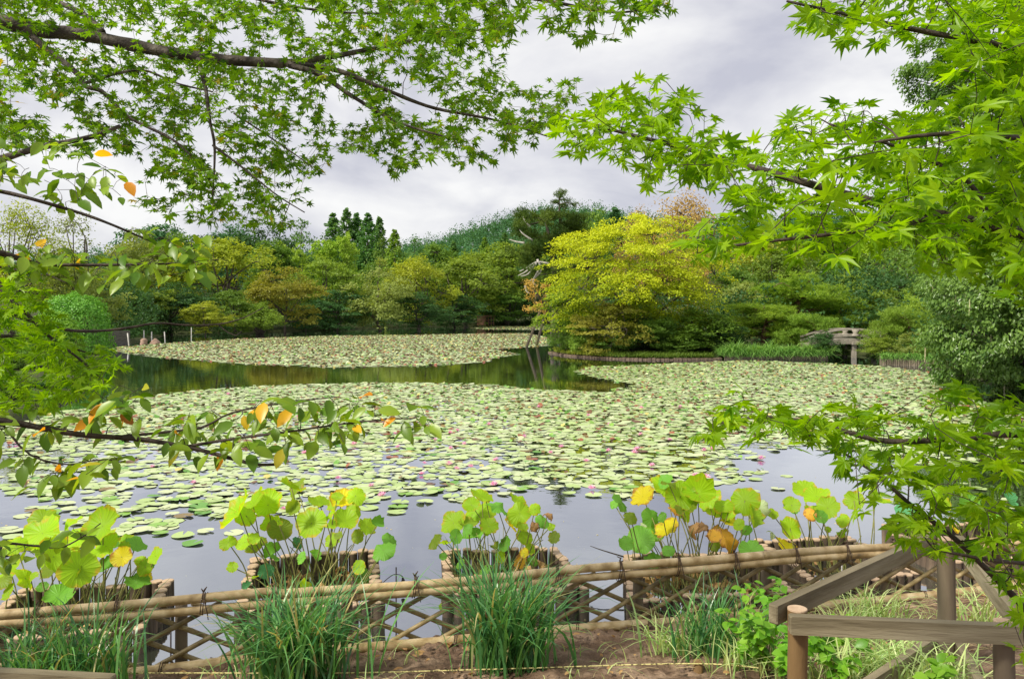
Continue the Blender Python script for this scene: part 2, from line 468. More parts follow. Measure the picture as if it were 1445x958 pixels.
# earth: brown soil on the near bank, leafy dark ground under the far trees
m, t, o = newmat('earth')
b = t.nodes.new('ShaderNodeBsdfPrincipled'); b.inputs['Roughness'].default_value = .95; b.inputs['Specular IOR Level'].default_value = .15
tcn = t.nodes.new('ShaderNodeTexCoord')
n1 = t.nodes.new('ShaderNodeTexNoise'); n1.inputs['Scale'].default_value = 3.5; n1.inputs['Detail'].default_value = 10; n1.inputs['Roughness'].default_value = .65
t.links.new(tcn.outputs['Object'], n1.inputs['Vector'])
r1 = t.nodes.new('ShaderNodeValToRGB')
els = r1.color_ramp.elements
els[0].position = .34; els[0].color = (.070, .043, .028, 1); els[1].position = .66; els[1].color = (.34, .24, .165, 1)
e = els.new(.5); e.color = (.175, .115, .075, 1)
t.links.new(n1.outputs['Fac'], r1.inputs[0])
r2 = t.nodes.new('ShaderNodeValToRGB')
els = r2.color_ramp.elements
els[0].position = .35; els[0].color = (.030, .040, .016, 1); els[1].position = .68; els[1].color = (.085, .10, .035, 1)
t.links.new(n1.outputs['Fac'], r2.inputs[0])
sp = t.nodes.new('ShaderNodeSeparateXYZ'); t.links.new(tcn.outputs['Object'], sp.inputs[0])
mr = t.nodes.new('ShaderNodeMapRange'); mr.inputs[1].default_value = 9; mr.inputs[2].default_value = 14
t.links.new(sp.outputs['Y'], mr.inputs[0])
mc = t.nodes.new('ShaderNodeMix'); mc.data_type = 'RGBA'
t.links.new(mr.outputs[0], mc.inputs['Factor']); t.links.new(r1.outputs[0], mc.inputs[6]); t.links.new(r2.outputs[0], mc.inputs[7])
t.links.new(mc.outputs[2], b.inputs['Base Color'])
n2 = t.nodes.new('ShaderNodeTexNoise'); n2.inputs['Scale'].default_value = 22; n2.inputs['Detail'].default_value = 8
t.links.new(tcn.outputs['Object'], n2.inputs['Vector'])
bp = t.nodes.new('ShaderNodeBump'); bp.inputs['Strength'].default_value = .9; bp.inputs['Distance'].default_value = .04
t.links.new(n2.outputs['Fac'], bp.inputs['Height']); t.links.new(bp.outputs[0], b.inputs['Normal'])
t.links.new(b.outputs[0], o.inputs[0])
M['earth'] = m

# lotus blades: radiating veins, margins going yellow and brown
def lotusmat(name, c, edge, trans=.5, k=.0):
    m, t, o = newmat(name)
    tcn = t.nodes.new('ShaderNodeTexCoord')
    sp = t.nodes.new('ShaderNodeSeparateXYZ'); t.links.new(tcn.outputs['Object'], sp.inputs[0])
    def mt(op, a, b=None):
        q = t.nodes.new('ShaderNodeMath'); q.operation = op
        for i, v in enumerate((a, b)):
            if v is None: continue
            if isinstance(v, (int, float)): q.inputs[i].default_value = v
            else: t.links.new(v, q.inputs[i])
        return q.outputs[0]
    ang = mt('ARCTAN2', sp.outputs['Y'], sp.outputs['X'])
    vein = mt('POWER', mt('ABSOLUTE', mt('COSINE', mt('MULTIPLY', ang, 9.5))), 14.0)
    at = t.nodes.new('ShaderNodeAttribute'); at.attribute_name = 'rnd'      # radius 0..1
    nz = t.nodes.new('ShaderNodeTexNoise'); nz.inputs['Scale'].default_value = 2.2; nz.inputs['Detail'].default_value = 5
    oi = t.nodes.new('ShaderNodeObjectInfo')
    ad = t.nodes.new('ShaderNodeVectorMath'); ad.operation = 'ADD'
    sc = t.nodes.new('ShaderNodeVectorMath'); sc.operation = 'SCALE'; sc.inputs[0].default_value = (17, 31, 9)
    t.links.new(oi.outputs['Random'], sc.inputs['Scale'])
    t.links.new(tcn.outputs['Object'], ad.inputs[0]); t.links.new(sc.outputs[0], ad.inputs[1]); t.links.new(ad.outputs[0], nz.inputs['Vector'])
    ed = mt('ADD', mt('MULTIPLY', at.outputs['Fac'], .55), mt('MULTIPLY', nz.outputs['Fac'], .9))
    mr = t.nodes.new('ShaderNodeMapRange'); mr.inputs[1].default_value = .92 - k; mr.inputs[2].default_value = 1.12 - k
    t.links.new(ed, mr.inputs[0])
    m0 = t.nodes.new('ShaderNodeMix'); m0.data_type = 'RGBA'; m0.inputs[6].default_value = (*c, 1); m0.inputs[7].default_value = (*(min(1, v * 1.35) for v in c), 1)
    t.links.new(mt('MULTIPLY', vein, .55), m0.inputs['Factor'])
    m1 = t.nodes.new('ShaderNodeMix'); m1.data_type = 'RGBA'; m1.inputs[7].default_value = (*edge, 1)
    t.links.new(mr.outputs[0], m1.inputs['Factor']); t.links.new(m0.outputs[2], m1.inputs[6])
    hs = t.nodes.new('ShaderNodeHueSaturation')
    mv = t.nodes.new('ShaderNodeMapRange'); mv.inputs[3].default_value = .8; mv.inputs[4].default_value = 1.2
    t.links.new(oi.outputs['Random'], mv.inputs[0]); t.links.new(mv.outputs[0], hs.inputs['Value']); t.links.new(m1.outputs[2], hs.inputs['Color'])
    df = t.nodes.new('ShaderNodeBsdfDiffuse'); tr = t.nodes.new('ShaderNodeBsdfTranslucent')
    t.links.new(hs.outputs[0], df.inputs[0])
    tm = t.nodes.new('ShaderNodeMix'); tm.data_type = 'RGBA'; tm.blend_type = 'MULTIPLY'; tm.inputs['Factor'].default_value = 1; tm.inputs[7].default_value = (1.6, 1.45, .5, 1)
    t.links.new(hs.outputs[0], tm.inputs[6]); t.links.new(tm.outputs[2], tr.inputs[0])
    s1 = t.nodes.new('ShaderNodeMixShader'); s1.inputs[0].default_value = trans
    t.links.new(df.outputs[0], s1.inputs[1]); t.links.new(tr.outputs[0], s1.inputs[2])
    gl = t.nodes.new('ShaderNodeBsdfGlossy'); gl.inputs['Roughness'].default_value = .5
    s2 = t.nodes.new('ShaderNodeMixShader'); s2.inputs[0].default_value = .02
    t.links.new(s1.outputs[0], s2.inputs[1]); t.links.new(gl.outputs[0], s2.inputs[2])
    bp = t.nodes.new('ShaderNodeBump'); bp.inputs['Strength'].default_value = .35; bp.inputs['Distance'].default_value = .02
    t.links.new(vein, bp.inputs['Height']); t.links.new(bp.outputs[0], df.inputs['Normal']); t.links.new(bp.outputs[0], gl.inputs['Normal'])
    t.links.new(s2.outputs[0], o.inputs[0])
    return m
LM = {
    'lime': lotusmat('lotus_lime', (.31, .53, .016), (.55, .42, .04), .5, .02),
    'yellow': lotusmat('lotus_yellow', (.78, .68, .02), (.50, .24, .05), .5, .06),
    'green': lotusmat('lotus_green', (.17, .42, .05), (.36, .44, .05), .4, -.1),
    'blue': lotusmat('lotus_bluegreen', (.085, .29, .12), (.13, .32, .09), .3, -.2),
    'olive': lotusmat('lotus_olive', (.19, .29, .02), (.38, .30, .05), .45),
    'orange': lotusmat('lotus_orange', (.78, .44, .05), (.42, .20, .06), .4, .1),
    'brown': lotusmat('lotus_brown', (.40, .24, .10), (.24, .12, .05), .3, .1),
    'pale': lotusmat('lotus_pale', (.42, .52, .28), (.45, .50, .24), .3),
}
# ------------------------------------------------------------------ ground, water
SHORE = lambda x: 6.34 + .235 * x
POND = [(-9.5, 4.1), (7.4, 8.08), (9, 9.4), (11, 12.6), (13.5, 17), (14.6, 22), (17, 27), (18, 32), (20.3, 38.3), (18.3, 39.9), (20.9, 43), (20.6, 47), (19.5, 60), (21, 72), (25, 90),
        (30, 120), (22, 150), (12, 160), (2, 152), (-4, 147), (-12, 148), (-21, 128), (-27, 112), (-31, 104), (-40, 95), (-34, 76), (-29.5, 61), (-28.5, 57), (-24, 48), (-18, 36), (-13, 24.5), (-11.6, 18.5), (-10.8, 14), (-10, 9)]
ISLE = [(2.45, 50.5), (3.2, 47.8), (4.4, 45.6), (6, 44.0), (8.5, 43.3), (11.4, 43.9), (14.2, 44.4), (17.4, 44.3), (18.1, 46.5), (17.5, 55), (15, 66), (11, 74), (6, 70), (3.4, 60)]
WN = WaveNoise(3, 30)
def ground_z(x, y):
    x = np.asarray(x, float); y = np.asarray(y, float)
    sp = sdist(x, y, POND); si = sdist(x, y, ISLE)
    land = np.maximum(-sp, si)
    near = y < 14
    base = np.clip((land + .25) / .5, 0, 1) * .75 - .60          # steep bank, -0.6 .. 0.15
    rise = np.where(near, np.minimum(.15 * np.maximum(land, 0), 1.3), np.minimum(.05 * np.maximum(land, 0), 5.0))
    isl = si > 0
    rise = np.where(isl, np.minimum(.12 * np.maximum(land, 0), .9), rise)
    z = base + rise
    hill = 39 * np.exp(-(((x - 24) / 72)**2 + ((y - 470) / 130)**2)) + 20 * np.exp(-(((x + 150) / 130)**2 + ((y - 430) / 120)**2))
    hill += 13 * np.exp(-(((x - 46) / 22)**2 + ((y - 100) / 34)**2)) + 34 * np.exp(-(((x - 170) / 110)**2 + ((y - 380) / 130)**2))
    hill = np.where(land > 0, hill * np.clip(land / 25, 0, 1), 0)
    z = z + hill
    return z
th = np.concatenate([np.linspace(-math.pi, -0.85, 60, endpoint=False), np.linspace(-.85, .85, 430, endpoint=False), np.linspace(.85, math.pi, 60, endpoint=False)])
rr = np.concatenate([[0.0], np.geomspace(.4, 4.2, 26, endpoint=False), np.geomspace(4.2, 9, 46, endpoint=False), np.geomspace(9, 1600, 210)])
TT, RR_ = np.meshgrid(th, rr)
gx, gy = RR_ * np.sin(TT), RR_ * np.cos(TT)
gz = ground_z(gx, gy)
nn = (gy < 9) & (RR_ > .5)
gz = gz + np.where(nn & (gz > 0), .018 * WaveNoise(8, .5)(gx, gy) + .012 * WaveNoise(9, .17)(gx, gy), 0)
g = Geo()
nth = len(th)
i = np.arange(len(rr) - 1)[:, None] * nth; j = np.arange(nth)[None]; j2 = (j + 1) % nth
g.add(np.stack([gx, gy, gz], -1), np.stack([i + j, i + j2, i + nth + j2, i + nth + j], -1).reshape(-1, 4)[:, ::-1])
o = link('ground', g.mesh('ground', M['earth'], True)); tag(o, kind='structure')
g = Geo()
g.add([(-60, 2, 0), (45, 2, 0), (45, 175, 0), (-60, 175, 0)], np.array([[0, 1, 2, 3]]))
o = link('water', g.mesh('water', M['water'])); tag(o, kind='structure')

# ------------------------------------------------------------------ water lilies
def pxpoly(pts): return np.array([W(px, py)[:2] for px, py in pts])
Lp = pxpoly([(-20, 612), (60, 585), (130, 572), (180, 563), (250, 553), (350, 545), (500, 540), (600, 540), (700, 543), (760, 549), (850, 553), (893, 543), (850, 536), (808, 525), (832, 517), (950, 513),
             (1050, 508.5), (1150, 512), (1250, 517), (1310, 525), (1345, 548), (1390, 566), (1460, 590), (1460, 662), (1400, 655), (1330, 668), (1250, 652), (1180, 640), (1110, 632), (1085, 640), (1092, 668), (1050, 688), (950, 702),
             (830, 712), (740, 690), (690, 705), (620, 716), (545, 722), (440, 728), (350, 745), (230, 755), (100, 770), (-20, 790)])
Mp = pxpoly([(150, 494), (165, 489.5), (240, 484), (330, 478.5), (450, 474), (600, 472.5), (680, 470.5), (745, 470.5), (778, 477), (776, 488), (745, 490), (700, 493), (735, 500), (700, 505), (690, 511), (600, 517), (480, 519), (330, 513), (210, 504)])
Fp = pxpoly([(655, 462.5), (680, 459.8), (740, 459.5), (800, 460), (800, 465.5), (760, 465.5), (690, 465)])
Rp = pxpoly([(1340, 668), (1460, 662), (1460, 700), (1400, 672)])
dn = WaveNoise(21, 1.1); dn2 = WaveNoise(22, 3.2); dn3 = WaveNoise(23, .8)
def pad_points(poly, s, keep, edge):
    x0, y0 = poly.min(0); x1, y1 = poly.max(0)
    xs, ys = np.meshgrid(np.arange(x0, x1, s), np.arange(y0, y1, s))
    xs = (xs + rng.uniform(-.55, .55, xs.shape) * s).ravel(); ys = (ys + rng.uniform(-.55, .55, ys.shape) * s).ravel()
    m = inpoly(xs, ys, poly); xs, ys = xs[m], ys[m]
    e = polydist(xs, ys, poly)
    k = rng.random(len(xs)) < np.clip(keep + .30 * dn(xs, ys) + .16 * dn2(xs, ys), 0, 1) * np.clip(.35 + e / edge, 0, 1)
    k &= e > edge * 1.1 * (dn3(xs * .35, ys) + .1)
    v = np.abs(xs) < ys * .68 + .5
    k &= v
    return np.column_stack([xs, ys])[k]
ptsA = pad_points(Lp, .155, .90, .9)
near = ptsA[ptsA[:, 1] < 16]; farA = ptsA[ptsA[:, 1] >= 16]
farA = np.vstack([pad_points(Lp, .138, 1.25, .4)])
farA = farA[farA[:, 1] >= 16]
near = near[rng.random(len(near)) < np.clip(.62 + (near[:, 1] - 9) * .05, .5, .95)]
farB = np.vstack([pad_points(Mp, .19, 1.4, .4), pad_points(Fp, .4, 1.3, .5)])
extra = np.array([W(x, y)[:2] for x, y in [(258, 756), (272, 767), (290, 750), (240, 742), (330, 752), (560, 723), (520, 717), (1110, 672), (1098, 690), (1062, 694), (1380, 690), (1420, 706), (1360, 682), (1440, 720)]])
near = np.vstack([near, extra])

def pad_template(k=11, cup=0.0, seed=0, lift=0.0):
    r = np.random.default_rng(seed)
    a = np.linspace(.20, 2 * math.pi - .20, k)
    rad = 1 + r.normal(0, .03, k)
    V = [(0, 0, 0)] + [(math.sin(q) * s, math.cos(q) * s, cup * (1 + .8 * math.sin(q * 2 + seed)) + lift * max(0, math.cos(q - seed))) for q, s in zip(a, rad)]
    i = np.arange(1, k)
    return np.array(V), [np.stack([0 * i, i + 1, i], -1)]
pads = [pad_template(13, .012, s) for s in range(3)] + [pad_template(13, .05, 5, .15)]
order = np.argsort(near[:, 1])
single, rest = near[order[:300]], near[order[300:]]
def pad_batch(g, pts, rmin, rmax, curled, old=.70):
    n = len(pts)
    which = rng.choice(len(pads), n, p=[.3, .27, .27, .16])
    z = rng.uniform(.003, .012, n); rnd = rng.random(n)
    r = rng.uniform(rmin, rmax, n) * np.where(rng.random(n) < .2, .65, 1)
    tilt = np.where(rng.random(n) < curled, rng.uniform(.2, .65, n), rng.uniform(0, .03, n))
    # raised, turned blades are mostly the older coloured ones
    r = np.where(tilt > .2, r * .45, r)
    rnd = np.where(tilt > .2, np.where(rng.random(n) < .8, rng.uniform(old, 1, n), rnd), np.where(rng.random(n) < .04, rng.uniform(.7, 1, n), rnd * .70 + np.where(rng.random(n) < .07, .1, 0)))
    az = rng.uniform(0, 6.283, n)
    nv = np.column_stack([np.sin(az) * np.sin(tilt), np.cos(az) * np.sin(tilt), np.cos(tilt)])
    a2 = rng.uniform(0, 6.283, n)
    hv = np.column_stack([np.sin(a2), np.cos(a2), 0 * a2])
    pos = np.column_stack([pts, z + np.where(tilt > .2, r * np.sin(tilt) * .8, 0)])
    for k, (T, TF) in enumerate(pads):
        m = which == k
        scatter(g, T, TF, pos[m], nv[m], hv[m], r[m], rnd[m])
g = Geo()
pad_batch(g, rest, .085, .135, .14, .66)
pad_batch(g, farA, .085, .145, .30, .74)
pad_batch(g, farB, .12, .20, .38, .82)
tag(link('lily_pads', g.mesh('lily_pads', M['pad'])), 'carpet of pale green water lily pads covering the pond out to the island', 'lily pads', kind='stuff')
padmeshes = []
for k in range(10):
    g = Geo(); T, TF = pad_template(20, .02 + .03 * (k % 3 == 2), k, .15 * (k == 7))
    g.add(T, TF, [.1, .3, .45, .6, .65, .74, .82, .2, .5, .87][k])
    padmeshes.append(g.mesh('lily_pad', M['pad']))
for q, (x, y) in enumerate(single):
    o = link('lily_pad', padmeshes[rng.choice(10, p=[.16, .14, .14, .15, .13, .06, .06, .04, .10, .02])], None, (x, y, rng.uniform(.004, .02)))
    s = rng.uniform(.085, .135); o.scale = (s, s, s)
    o.rotation_euler = (rng.normal(0, .03), rng.normal(0, .03), rng.uniform(0, 6.28))
    tag(o, 'round notched lily pad afloat along the near edge of the pad carpet', 'lily pad', 'nearest floating lily pads')

# pink water lily flowers
g = Geo(); T = []
def petal_ring(g, n, ln, wd, el, off):
    for k in range(n):
        a = off + k * 2 * math.pi / n
        d = np.array([math.cos(a) * math.cos(el), math.sin(a) * math.cos(el), math.sin(el)])
        s = np.array([-math.sin(a), math.cos(a), 0]) * wd
        up = np.array([0, 0, .12]) * ln
        V = [d * .08, d * ln * .5 - s + up * .2, d * ln * .5, d * ln * .5 + s + up * .2, d * ln + up]
        g.add(V, np.array([[0, 2, 1], [0, 3, 2], [1, 2, 4], [2, 3, 4]]), rng.random())
petal_ring(g, 9, 1.0, .19, .28, 0); petal_ring(g, 8, .9, .17, .75, .3); petal_ring(g, 6, .7, .14, 1.15, .1)
petals = g.mesh('petals', M['pink'])
g = Geo(); tube(g, [(0, 0, .1), (0, 0, .3), (0, 0, .42)], [.2, .22, .08], 8); stam = g.mesh('stamens', M['stamen'])
fl = [(904, 615), (899, 635), (859, 637), (945, 622), (830, 587), (792, 632), (636, 634), (655, 628), (614, 622), (562, 632), (557, 613), (500, 628), (635, 612), (645, 609), (905, 577), (599, 655), (644, 663),
      (664, 660), (595, 670), (634, 657), (524, 687), (539, 700), (697, 686), (827, 652), (835, 691), (920, 658), (777, 640), (895, 640), (700, 650), (1074, 649), (997, 675), (982, 673), (273, 683), (155, 723), (400, 720), (477, 677), (322, 557), (135, 625), (23, 627), (1005, 635), (994, 637), (1052, 600), (740, 618), (300, 640), (215, 660), (430, 640), (690, 600), (860, 600), (960, 575), (420, 590), (760, 575)]
for q, (px, py) in enumerate(fl):
    p = W(px, py)
    o = empty('water_lily', p + (0, 0, .015), 'pink water lily flower standing open among the floating pads', 'water lily', 'pink water lilies on the pond')
    s = .075 * rng.uniform(.8, 1.2) * (1 + .012 * max(0, p[1] - 12))
    o.scale = (s, s, s * rng.uniform(.8, 1.2)); o.rotation_euler = (rng.normal(0, .15), rng.normal(0, .15), rng.uniform(0, 6))
    link('petals', petals, o); link('stamens', stam, o)

# ------------------------------------------------------------------ tree builders (local coordinates, foot at the origin)
def rdir(n, r=rng):
    v = r.normal(size=(n, 3)); return nrm(v)
def clusters(g, C, rad, flat, per, leaf, r, up=.9, T=DI, jit=.55, droop=.0, tone=None, outward=None):
    """leaf clumps: each centre gets a flattened puff of leaves"""
    n = len(C)
    rad = np.broadcast_to(rad, (n,))
    q = nrm(r.normal(size=(n, per, 3))) * (r.random((n, per, 1))**.45)
    q[..., 2] *= flat
    q[..., 2] -= droop * (q[..., 0]**2 + q[..., 1]**2)
    pos = (C[:, None] + q * rad[:, None, None]).reshape(-1, 3)
    m = len(pos)
    nv = np.array([0, 0, up]) + r.normal(0, jit, (m, 3))
    if outward is not None: nv = nv + np.repeat(outward, per, 0) * .5
    hv = r.normal(size=(m, 3)); hv[:, 2] -= .3
    base = r.random(n) if tone is None else tone
    rnd = np.clip(np.repeat(base, per) * .65 + r.random(m) * .35, 0, 1)
    scatter(g, T[0], T[1], pos, nv, hv, leaf * r.uniform(.7, 1.3, m), rnd)
def trunk_to(g, top, r0, r, n=7, wob=.03):
    H = np.linalg.norm(top)
    t = np.linspace(0, 1, n)[:, None]
    p = np.array(top)[None] * t + np.concatenate([[[0, 0, 0]], r.normal(0, wob * H, (n - 2, 3)), [[0, 0, 0]]]) * [1, 1, .2]
    p = smooth_path(p, 14)
    tube(g, p, np.linspace(r0, r0 * .25, 14), 7)
    return p
def broad(seed, H=10, Wd=9, lobes=12, per_lobe=13, leaves=40, leaf=.30, low=.10, flat=.5, lob=.44, droop=.2, layered=False, limbs=True):
    r = np.random.default_rng(seed)
    tg, cg = Geo(), Geo()
    R2 = Wd / 2
    axis = trunk_to(tg, (r.normal(0, .05) * H, r.normal(0, .05) * H, H * .72), H * .022, r)
    d = rdir(lobes, r)
    zc = H * (low + (1 - low) * .5); zr = H * (1 - low) * .5
    LC = np.column_stack([d[:, 0] * R2 * .66, d[:, 1] * R2 * .66, zc + d[:, 2] * zr * .68])
    LC[0] = (0, 0, zc + zr * .66)
    # narrower at the top and the foot
    k = np.clip(1.25 - np.abs(LC[:, 2] - zc * .9) / zr * .55, .4, 1)
    LC[:, 0] *= k; LC[:, 1] *= k
    LR = R2 * lob * r.uniform(.75, 1.2, lobes)
    tone_l = r.random(lobes)
    for c, R_, tl in zip(LC, LR, tone_l):
        dd = rdir(per_lobe * 2, r); dd = dd[dd[:, 2] > -.55][:per_lobe]
        C = c + dd * R_ * r.uniform(.55, 1.0, (len(dd), 1)) * [1, 1, .8 if not layered else .6]
        clusters(cg, C, R_ * r.uniform(.32, .55, len(C)), flat, leaves, leaf, r, droop=droop, tone=np.clip(tl * .6 + r.random(len(C)) * .4, 0, 1), outward=dd)
        if limbs:
            s = axis[r.integers(4, 11)]
            mid = (s + c) / 2 + r.normal(0, .03 * H, 3)
            tube(tg, smooth_path([s, mid, c], 7), np.linspace(H * .010, H * .003, 7), 5)
            for e in C[::4]:
                tube(tg, smooth_path([c, (c + e) / 2 + r.normal(0, .01 * H, 3), e], 5), np.linspace(H * .0035, H * .0015, 5), 4)
    # thin inner leaves so the crown is not hollow
    C = np.column_stack([r.normal(0, R2 * .3, 40), r.normal(0, R2 * .3, 40), zc + np.clip(r.normal(0, zr * .4, 40), -zr * .9, zr * .55)])
    clusters(cg, C, R2 * .22, .6, 16, leaf, r, tone=r.random(40) * .3)
    return tg, cg
def conifer(seed, H=12, Wd=4.5, leaf=.3):
    r = np.random.default_rng(seed); tg, cg = Geo(), Geo()
    tube(tg, [(0, 0, 0), (0, 0, H * .5), (0, 0, H)], [H * .016, H * .010, .01], 6)
    C, rad = [], []
    for k in range(26):
        z = H * (.10 + .88 * k / 25); R_ = Wd / 2 * (1 - k / 25.5)**.85 + .04
        m = max(3, int(9 * (1 - k / 30)))
        for q in range(m):
            a = q * 6.283 / m + k * .7 + r.normal(0, .15)
            for f in (.45, .8, 1.0):
                rr_ = R_ * f * r.uniform(.85, 1.12)
                C.append((math.cos(a) * rr_, math.sin(a) * rr_, z - .22 * rr_ + r.normal(0, .1))); rad.append(.12 + R_ * .34)
    clusters(cg, np.array(C), np.array(rad) * .9, 1.2, 16, leaf * .9, r, up=.4, jit=.9, droop=.3)
    return tg, cg
def pine(seed, H=6, Wd=8, pads_n=26, leaf=.30, lean=0, dens=70, low=.25, top=None):
    r = np.random.default_rng(seed); tg, cg = Geo(), Geo()
    p = smooth_path([(0, 0, 0), (lean * .2 + r.normal(0, .2), 0, H * .3), (lean * .7, r.normal(0, .2), H * .6), (lean, 0, H * .9)], 16)
    tube(tg, p, np.linspace(H * .035, H * .010, 16), 8)
    for k in range(pads_n):
        t = low + (1 - low) * (k + .5) / pads_n
        s = p[min(15, int(t * 15))]
        a = k * 2.4 + r.normal(0, .3)
        if low > .5 and math.sin(a) < -.2 and t < .8: continue
        L_ = Wd / 2 * (1.05 - .62 * t) * r.uniform(.55, 1.05)
        e = s + np.array([math.cos(a) * L_, math.sin(a) * L_, H * .05 + r.normal(0, .06 * H)])
        tube(tg, smooth_path([s, (s + e) / 2 + (0, 0, r.normal(-.02, .04) * H), e], 7), np.linspace(H * .013, H * .004, 7), 5)
        for q in range(3):
            c = e * (1 - .22 * q) + s * .22 * q + np.array([r.normal(0, .4), r.normal(0, .4), .1])
            R_ = Wd * .095 * r.uniform(.8, 1.3)
            qq = nrm(r.normal(size=(dens, 3))) * r.random((dens, 1))**.4 * R_ * [1.15, 1.15, .55]
            m = len(qq)
            scatter(cg, NT[0], NT[1], c + qq, np.array([0, 0, 1.0]) + r.normal(0, .35, (m, 3)), r.normal(size=(m, 3)), leaf * r.uniform(.7, 1.3, m), np.clip(r.random() * .5 + r.random(m) * .5, 0, 1))
    return tg, cg
def bamboo(seed, H=11):
    r = np.random.default_rng(seed); tg, cg = Geo(), Geo()
    for k in range(9):
        b = np.array([r.normal(0, .9), r.normal(0, .9), 0]); a = r.uniform(0, 6.28); h = H * r.uniform(.75, 1.0)
        p = smooth_path([b, b + (0, 0, h * .5), b + (math.cos(a) * .9, math.sin(a) * .9, h * .85), b + (math.cos(a) * 2.2, math.sin(a) * 2.2, h * .97)], 16)
        tube(tg, p, np.linspace(.05, .012, 16), 5)
        C = p[5:] + r.normal(0, .28, (11, 3))
        clusters(cg, C, np.linspace(1.15, .45, 11), .5, 40, .30, r, up=.4, jit=.6, droop=.5)
    return tg, cg
def willowy(seed, H=5, Wd=6):
    r = np.random.default_rng(seed); tg, cg = Geo(), Geo()
    for k in range(90):
        a = r.uniform(0, 6.283); R_ = Wd / 2 * r.random()**.6; h = H * (1.02 - .55 * (R_ / (Wd / 2))**1.6) * r.uniform(.8, 1.05)
        e = np.array([math.cos(a) * R_, math.sin(a) * R_, h])
        p = smooth_path([(r.normal(0, .2), r.normal(0, .2), 0), e * [.5, .5, .65], e], 10)
        tube(tg, p, np.linspace(.035, .008, 10), 4)
        clusters(cg, p[3:] + r.normal(0, .1, (7, 3)), .42, .9, 16, .20, r, up=.25, jit=.7)
    return tg, cg
def dome(seed, Wd=3.6, H=2.4, n=9000, leaf=.10, flat=2.6):
    r = np.random.default_rng(seed); tg, cg = Geo(), Geo()
    d = rdir(n, r); d[:, 2] = np.abs(d[:, 2])
    s = 1 / ((np.abs(d[:, 0])**flat + np.abs(d[:, 1])**flat + np.abs(d[:, 2])**flat)**(1 / flat))
    wn = 1 + .05 * np.sin(d[:, 0] * 9 + seed) * np.sin(d[:, 1] * 8) + .02 * np.sin(d[:, 2] * 13)
    pos = d * (s * wn * r.uniform(.83, 1.035, n))[:, None] * [Wd / 2, Wd / 2, H]
    scatter(cg, DI[0], DI[1], pos, d + r.normal(0, .45, (n, 3)) + [0, 0, .2], r.normal(size=(n, 3)), leaf * r.uniform(.7, 1.3, n), r.random(n))
    for k in range(14):
        a = k * 2.4; q = r.uniform(.3, .8)
        tube(tg, smooth_path([(0, 0, 0), (math.cos(a) * Wd * .12, math.sin(a) * Wd * .12, H * .3), (math.cos(a) * Wd * .36, math.sin(a) * Wd * .36, H * q)], 6), np.linspace(.05, .015, 6), 5)
    return tg, cg

PROTO = {}
def proto(key, fn):
    tg, cg = fn()
    V = np.concatenate(cg.V)
    PROTO[key] = (tg.mesh('trunk', M['farbark'], True), cg.mesh('crown', M['mid']), np.percentile(V[:, 2], 99.6), np.percentile(np.abs(V[:, 0]), 98.5) * 2)
for k in range(4): proto('broad%d' % k, lambda: broad(40 + k, 10, 9, 13, 13, 42, .29))
for k in range(3): proto('layer%d' % k, lambda: broad(60 + k, 8, 9, 14, 13, 44, .26, .06, .26, .46, .22, True))
for k in range(2): proto('tall%d' % k, lambda: broad(80 + k, 12, 7.5, 14, 12, 40, .30, .08))
proto('sparse0', lambda: broad(90, 11, 8, 16, 12, 11, .22, .18, .6, .40))
proto('sparse1', lambda: broad(92, 9, 10, 22, 14, 20, .19, .10, .6, .36))
for k in range(3): proto('con%d' % k, lambda: conifer(100 + k))
for k in range(2): proto('bam%d' % k, lambda: bamboo(110 + k))
proto('will0', lambda: willowy(120))
for k in range(3): proto('pine%d' % k, lambda: pine(130 + k, 6, 8, 26, .30))
proto('pineu', lambda: pine(137, 6, 8, 24, .30, low=.52))
proto('pinelow', lambda: pine(140, 3.2, 6.5, 24, .27, low=.12))
for k in range(2): proto('bush%d' % k, lambda: broad(150 + k, 3.4, 4.2, 12, 12, 44, .15, .0, .55, .5, .15, False, False))

def tree(key, px, top, wpx, d, mat, label, cat='tree', group=None, name=None, foot=None, bark=None, rz=None, shear=None):
    """one tree whose crown top shows at (px, top) and whose crown is wpx wide, at depth d"""
    tm, cm, h0, w0 = PROTO[key]
    x = (px - CX) * d / F
    zt = EYE - (top - HY) * d / F
    gz0 = float(ground_z(np.array([x]), np.array([d]))[0]) if foot is None else foot
    gz0 = max(gz0, .05) if foot is None else foot
    if foot is None and key[:3] in ('bro', 'lay', 'tal'): gz0 -= .13 * (zt - gz0)
    sz = max((zt - gz0) / h0, .1); sx = wpx * d / F / w0
    nm = name or {'con': 'conifer_tree', 'pin': 'pine_tree', 'bam': 'bamboo_clump', 'bus': 'shrub', 'wil': 'willow_shrub'}.get(key[:3], 'broadleaf_tree')
    o = empty(nm, (x, d, gz0 - .05), label, cat, group)
    o.scale = (sx, sx, sz); o.rotation_euler.z = rng.uniform(0, 6.28) if rz is None else rz
    a = link('trunk', tm, o)
    if bark: a.material_slots[0].link = 'OBJECT'; a.material_slots[0].material = M[bark]
    c = link('crown', cm, o); c.material_slots[0].link = 'OBJECT'; c.material_slots[0].material = M[mat]
    return o
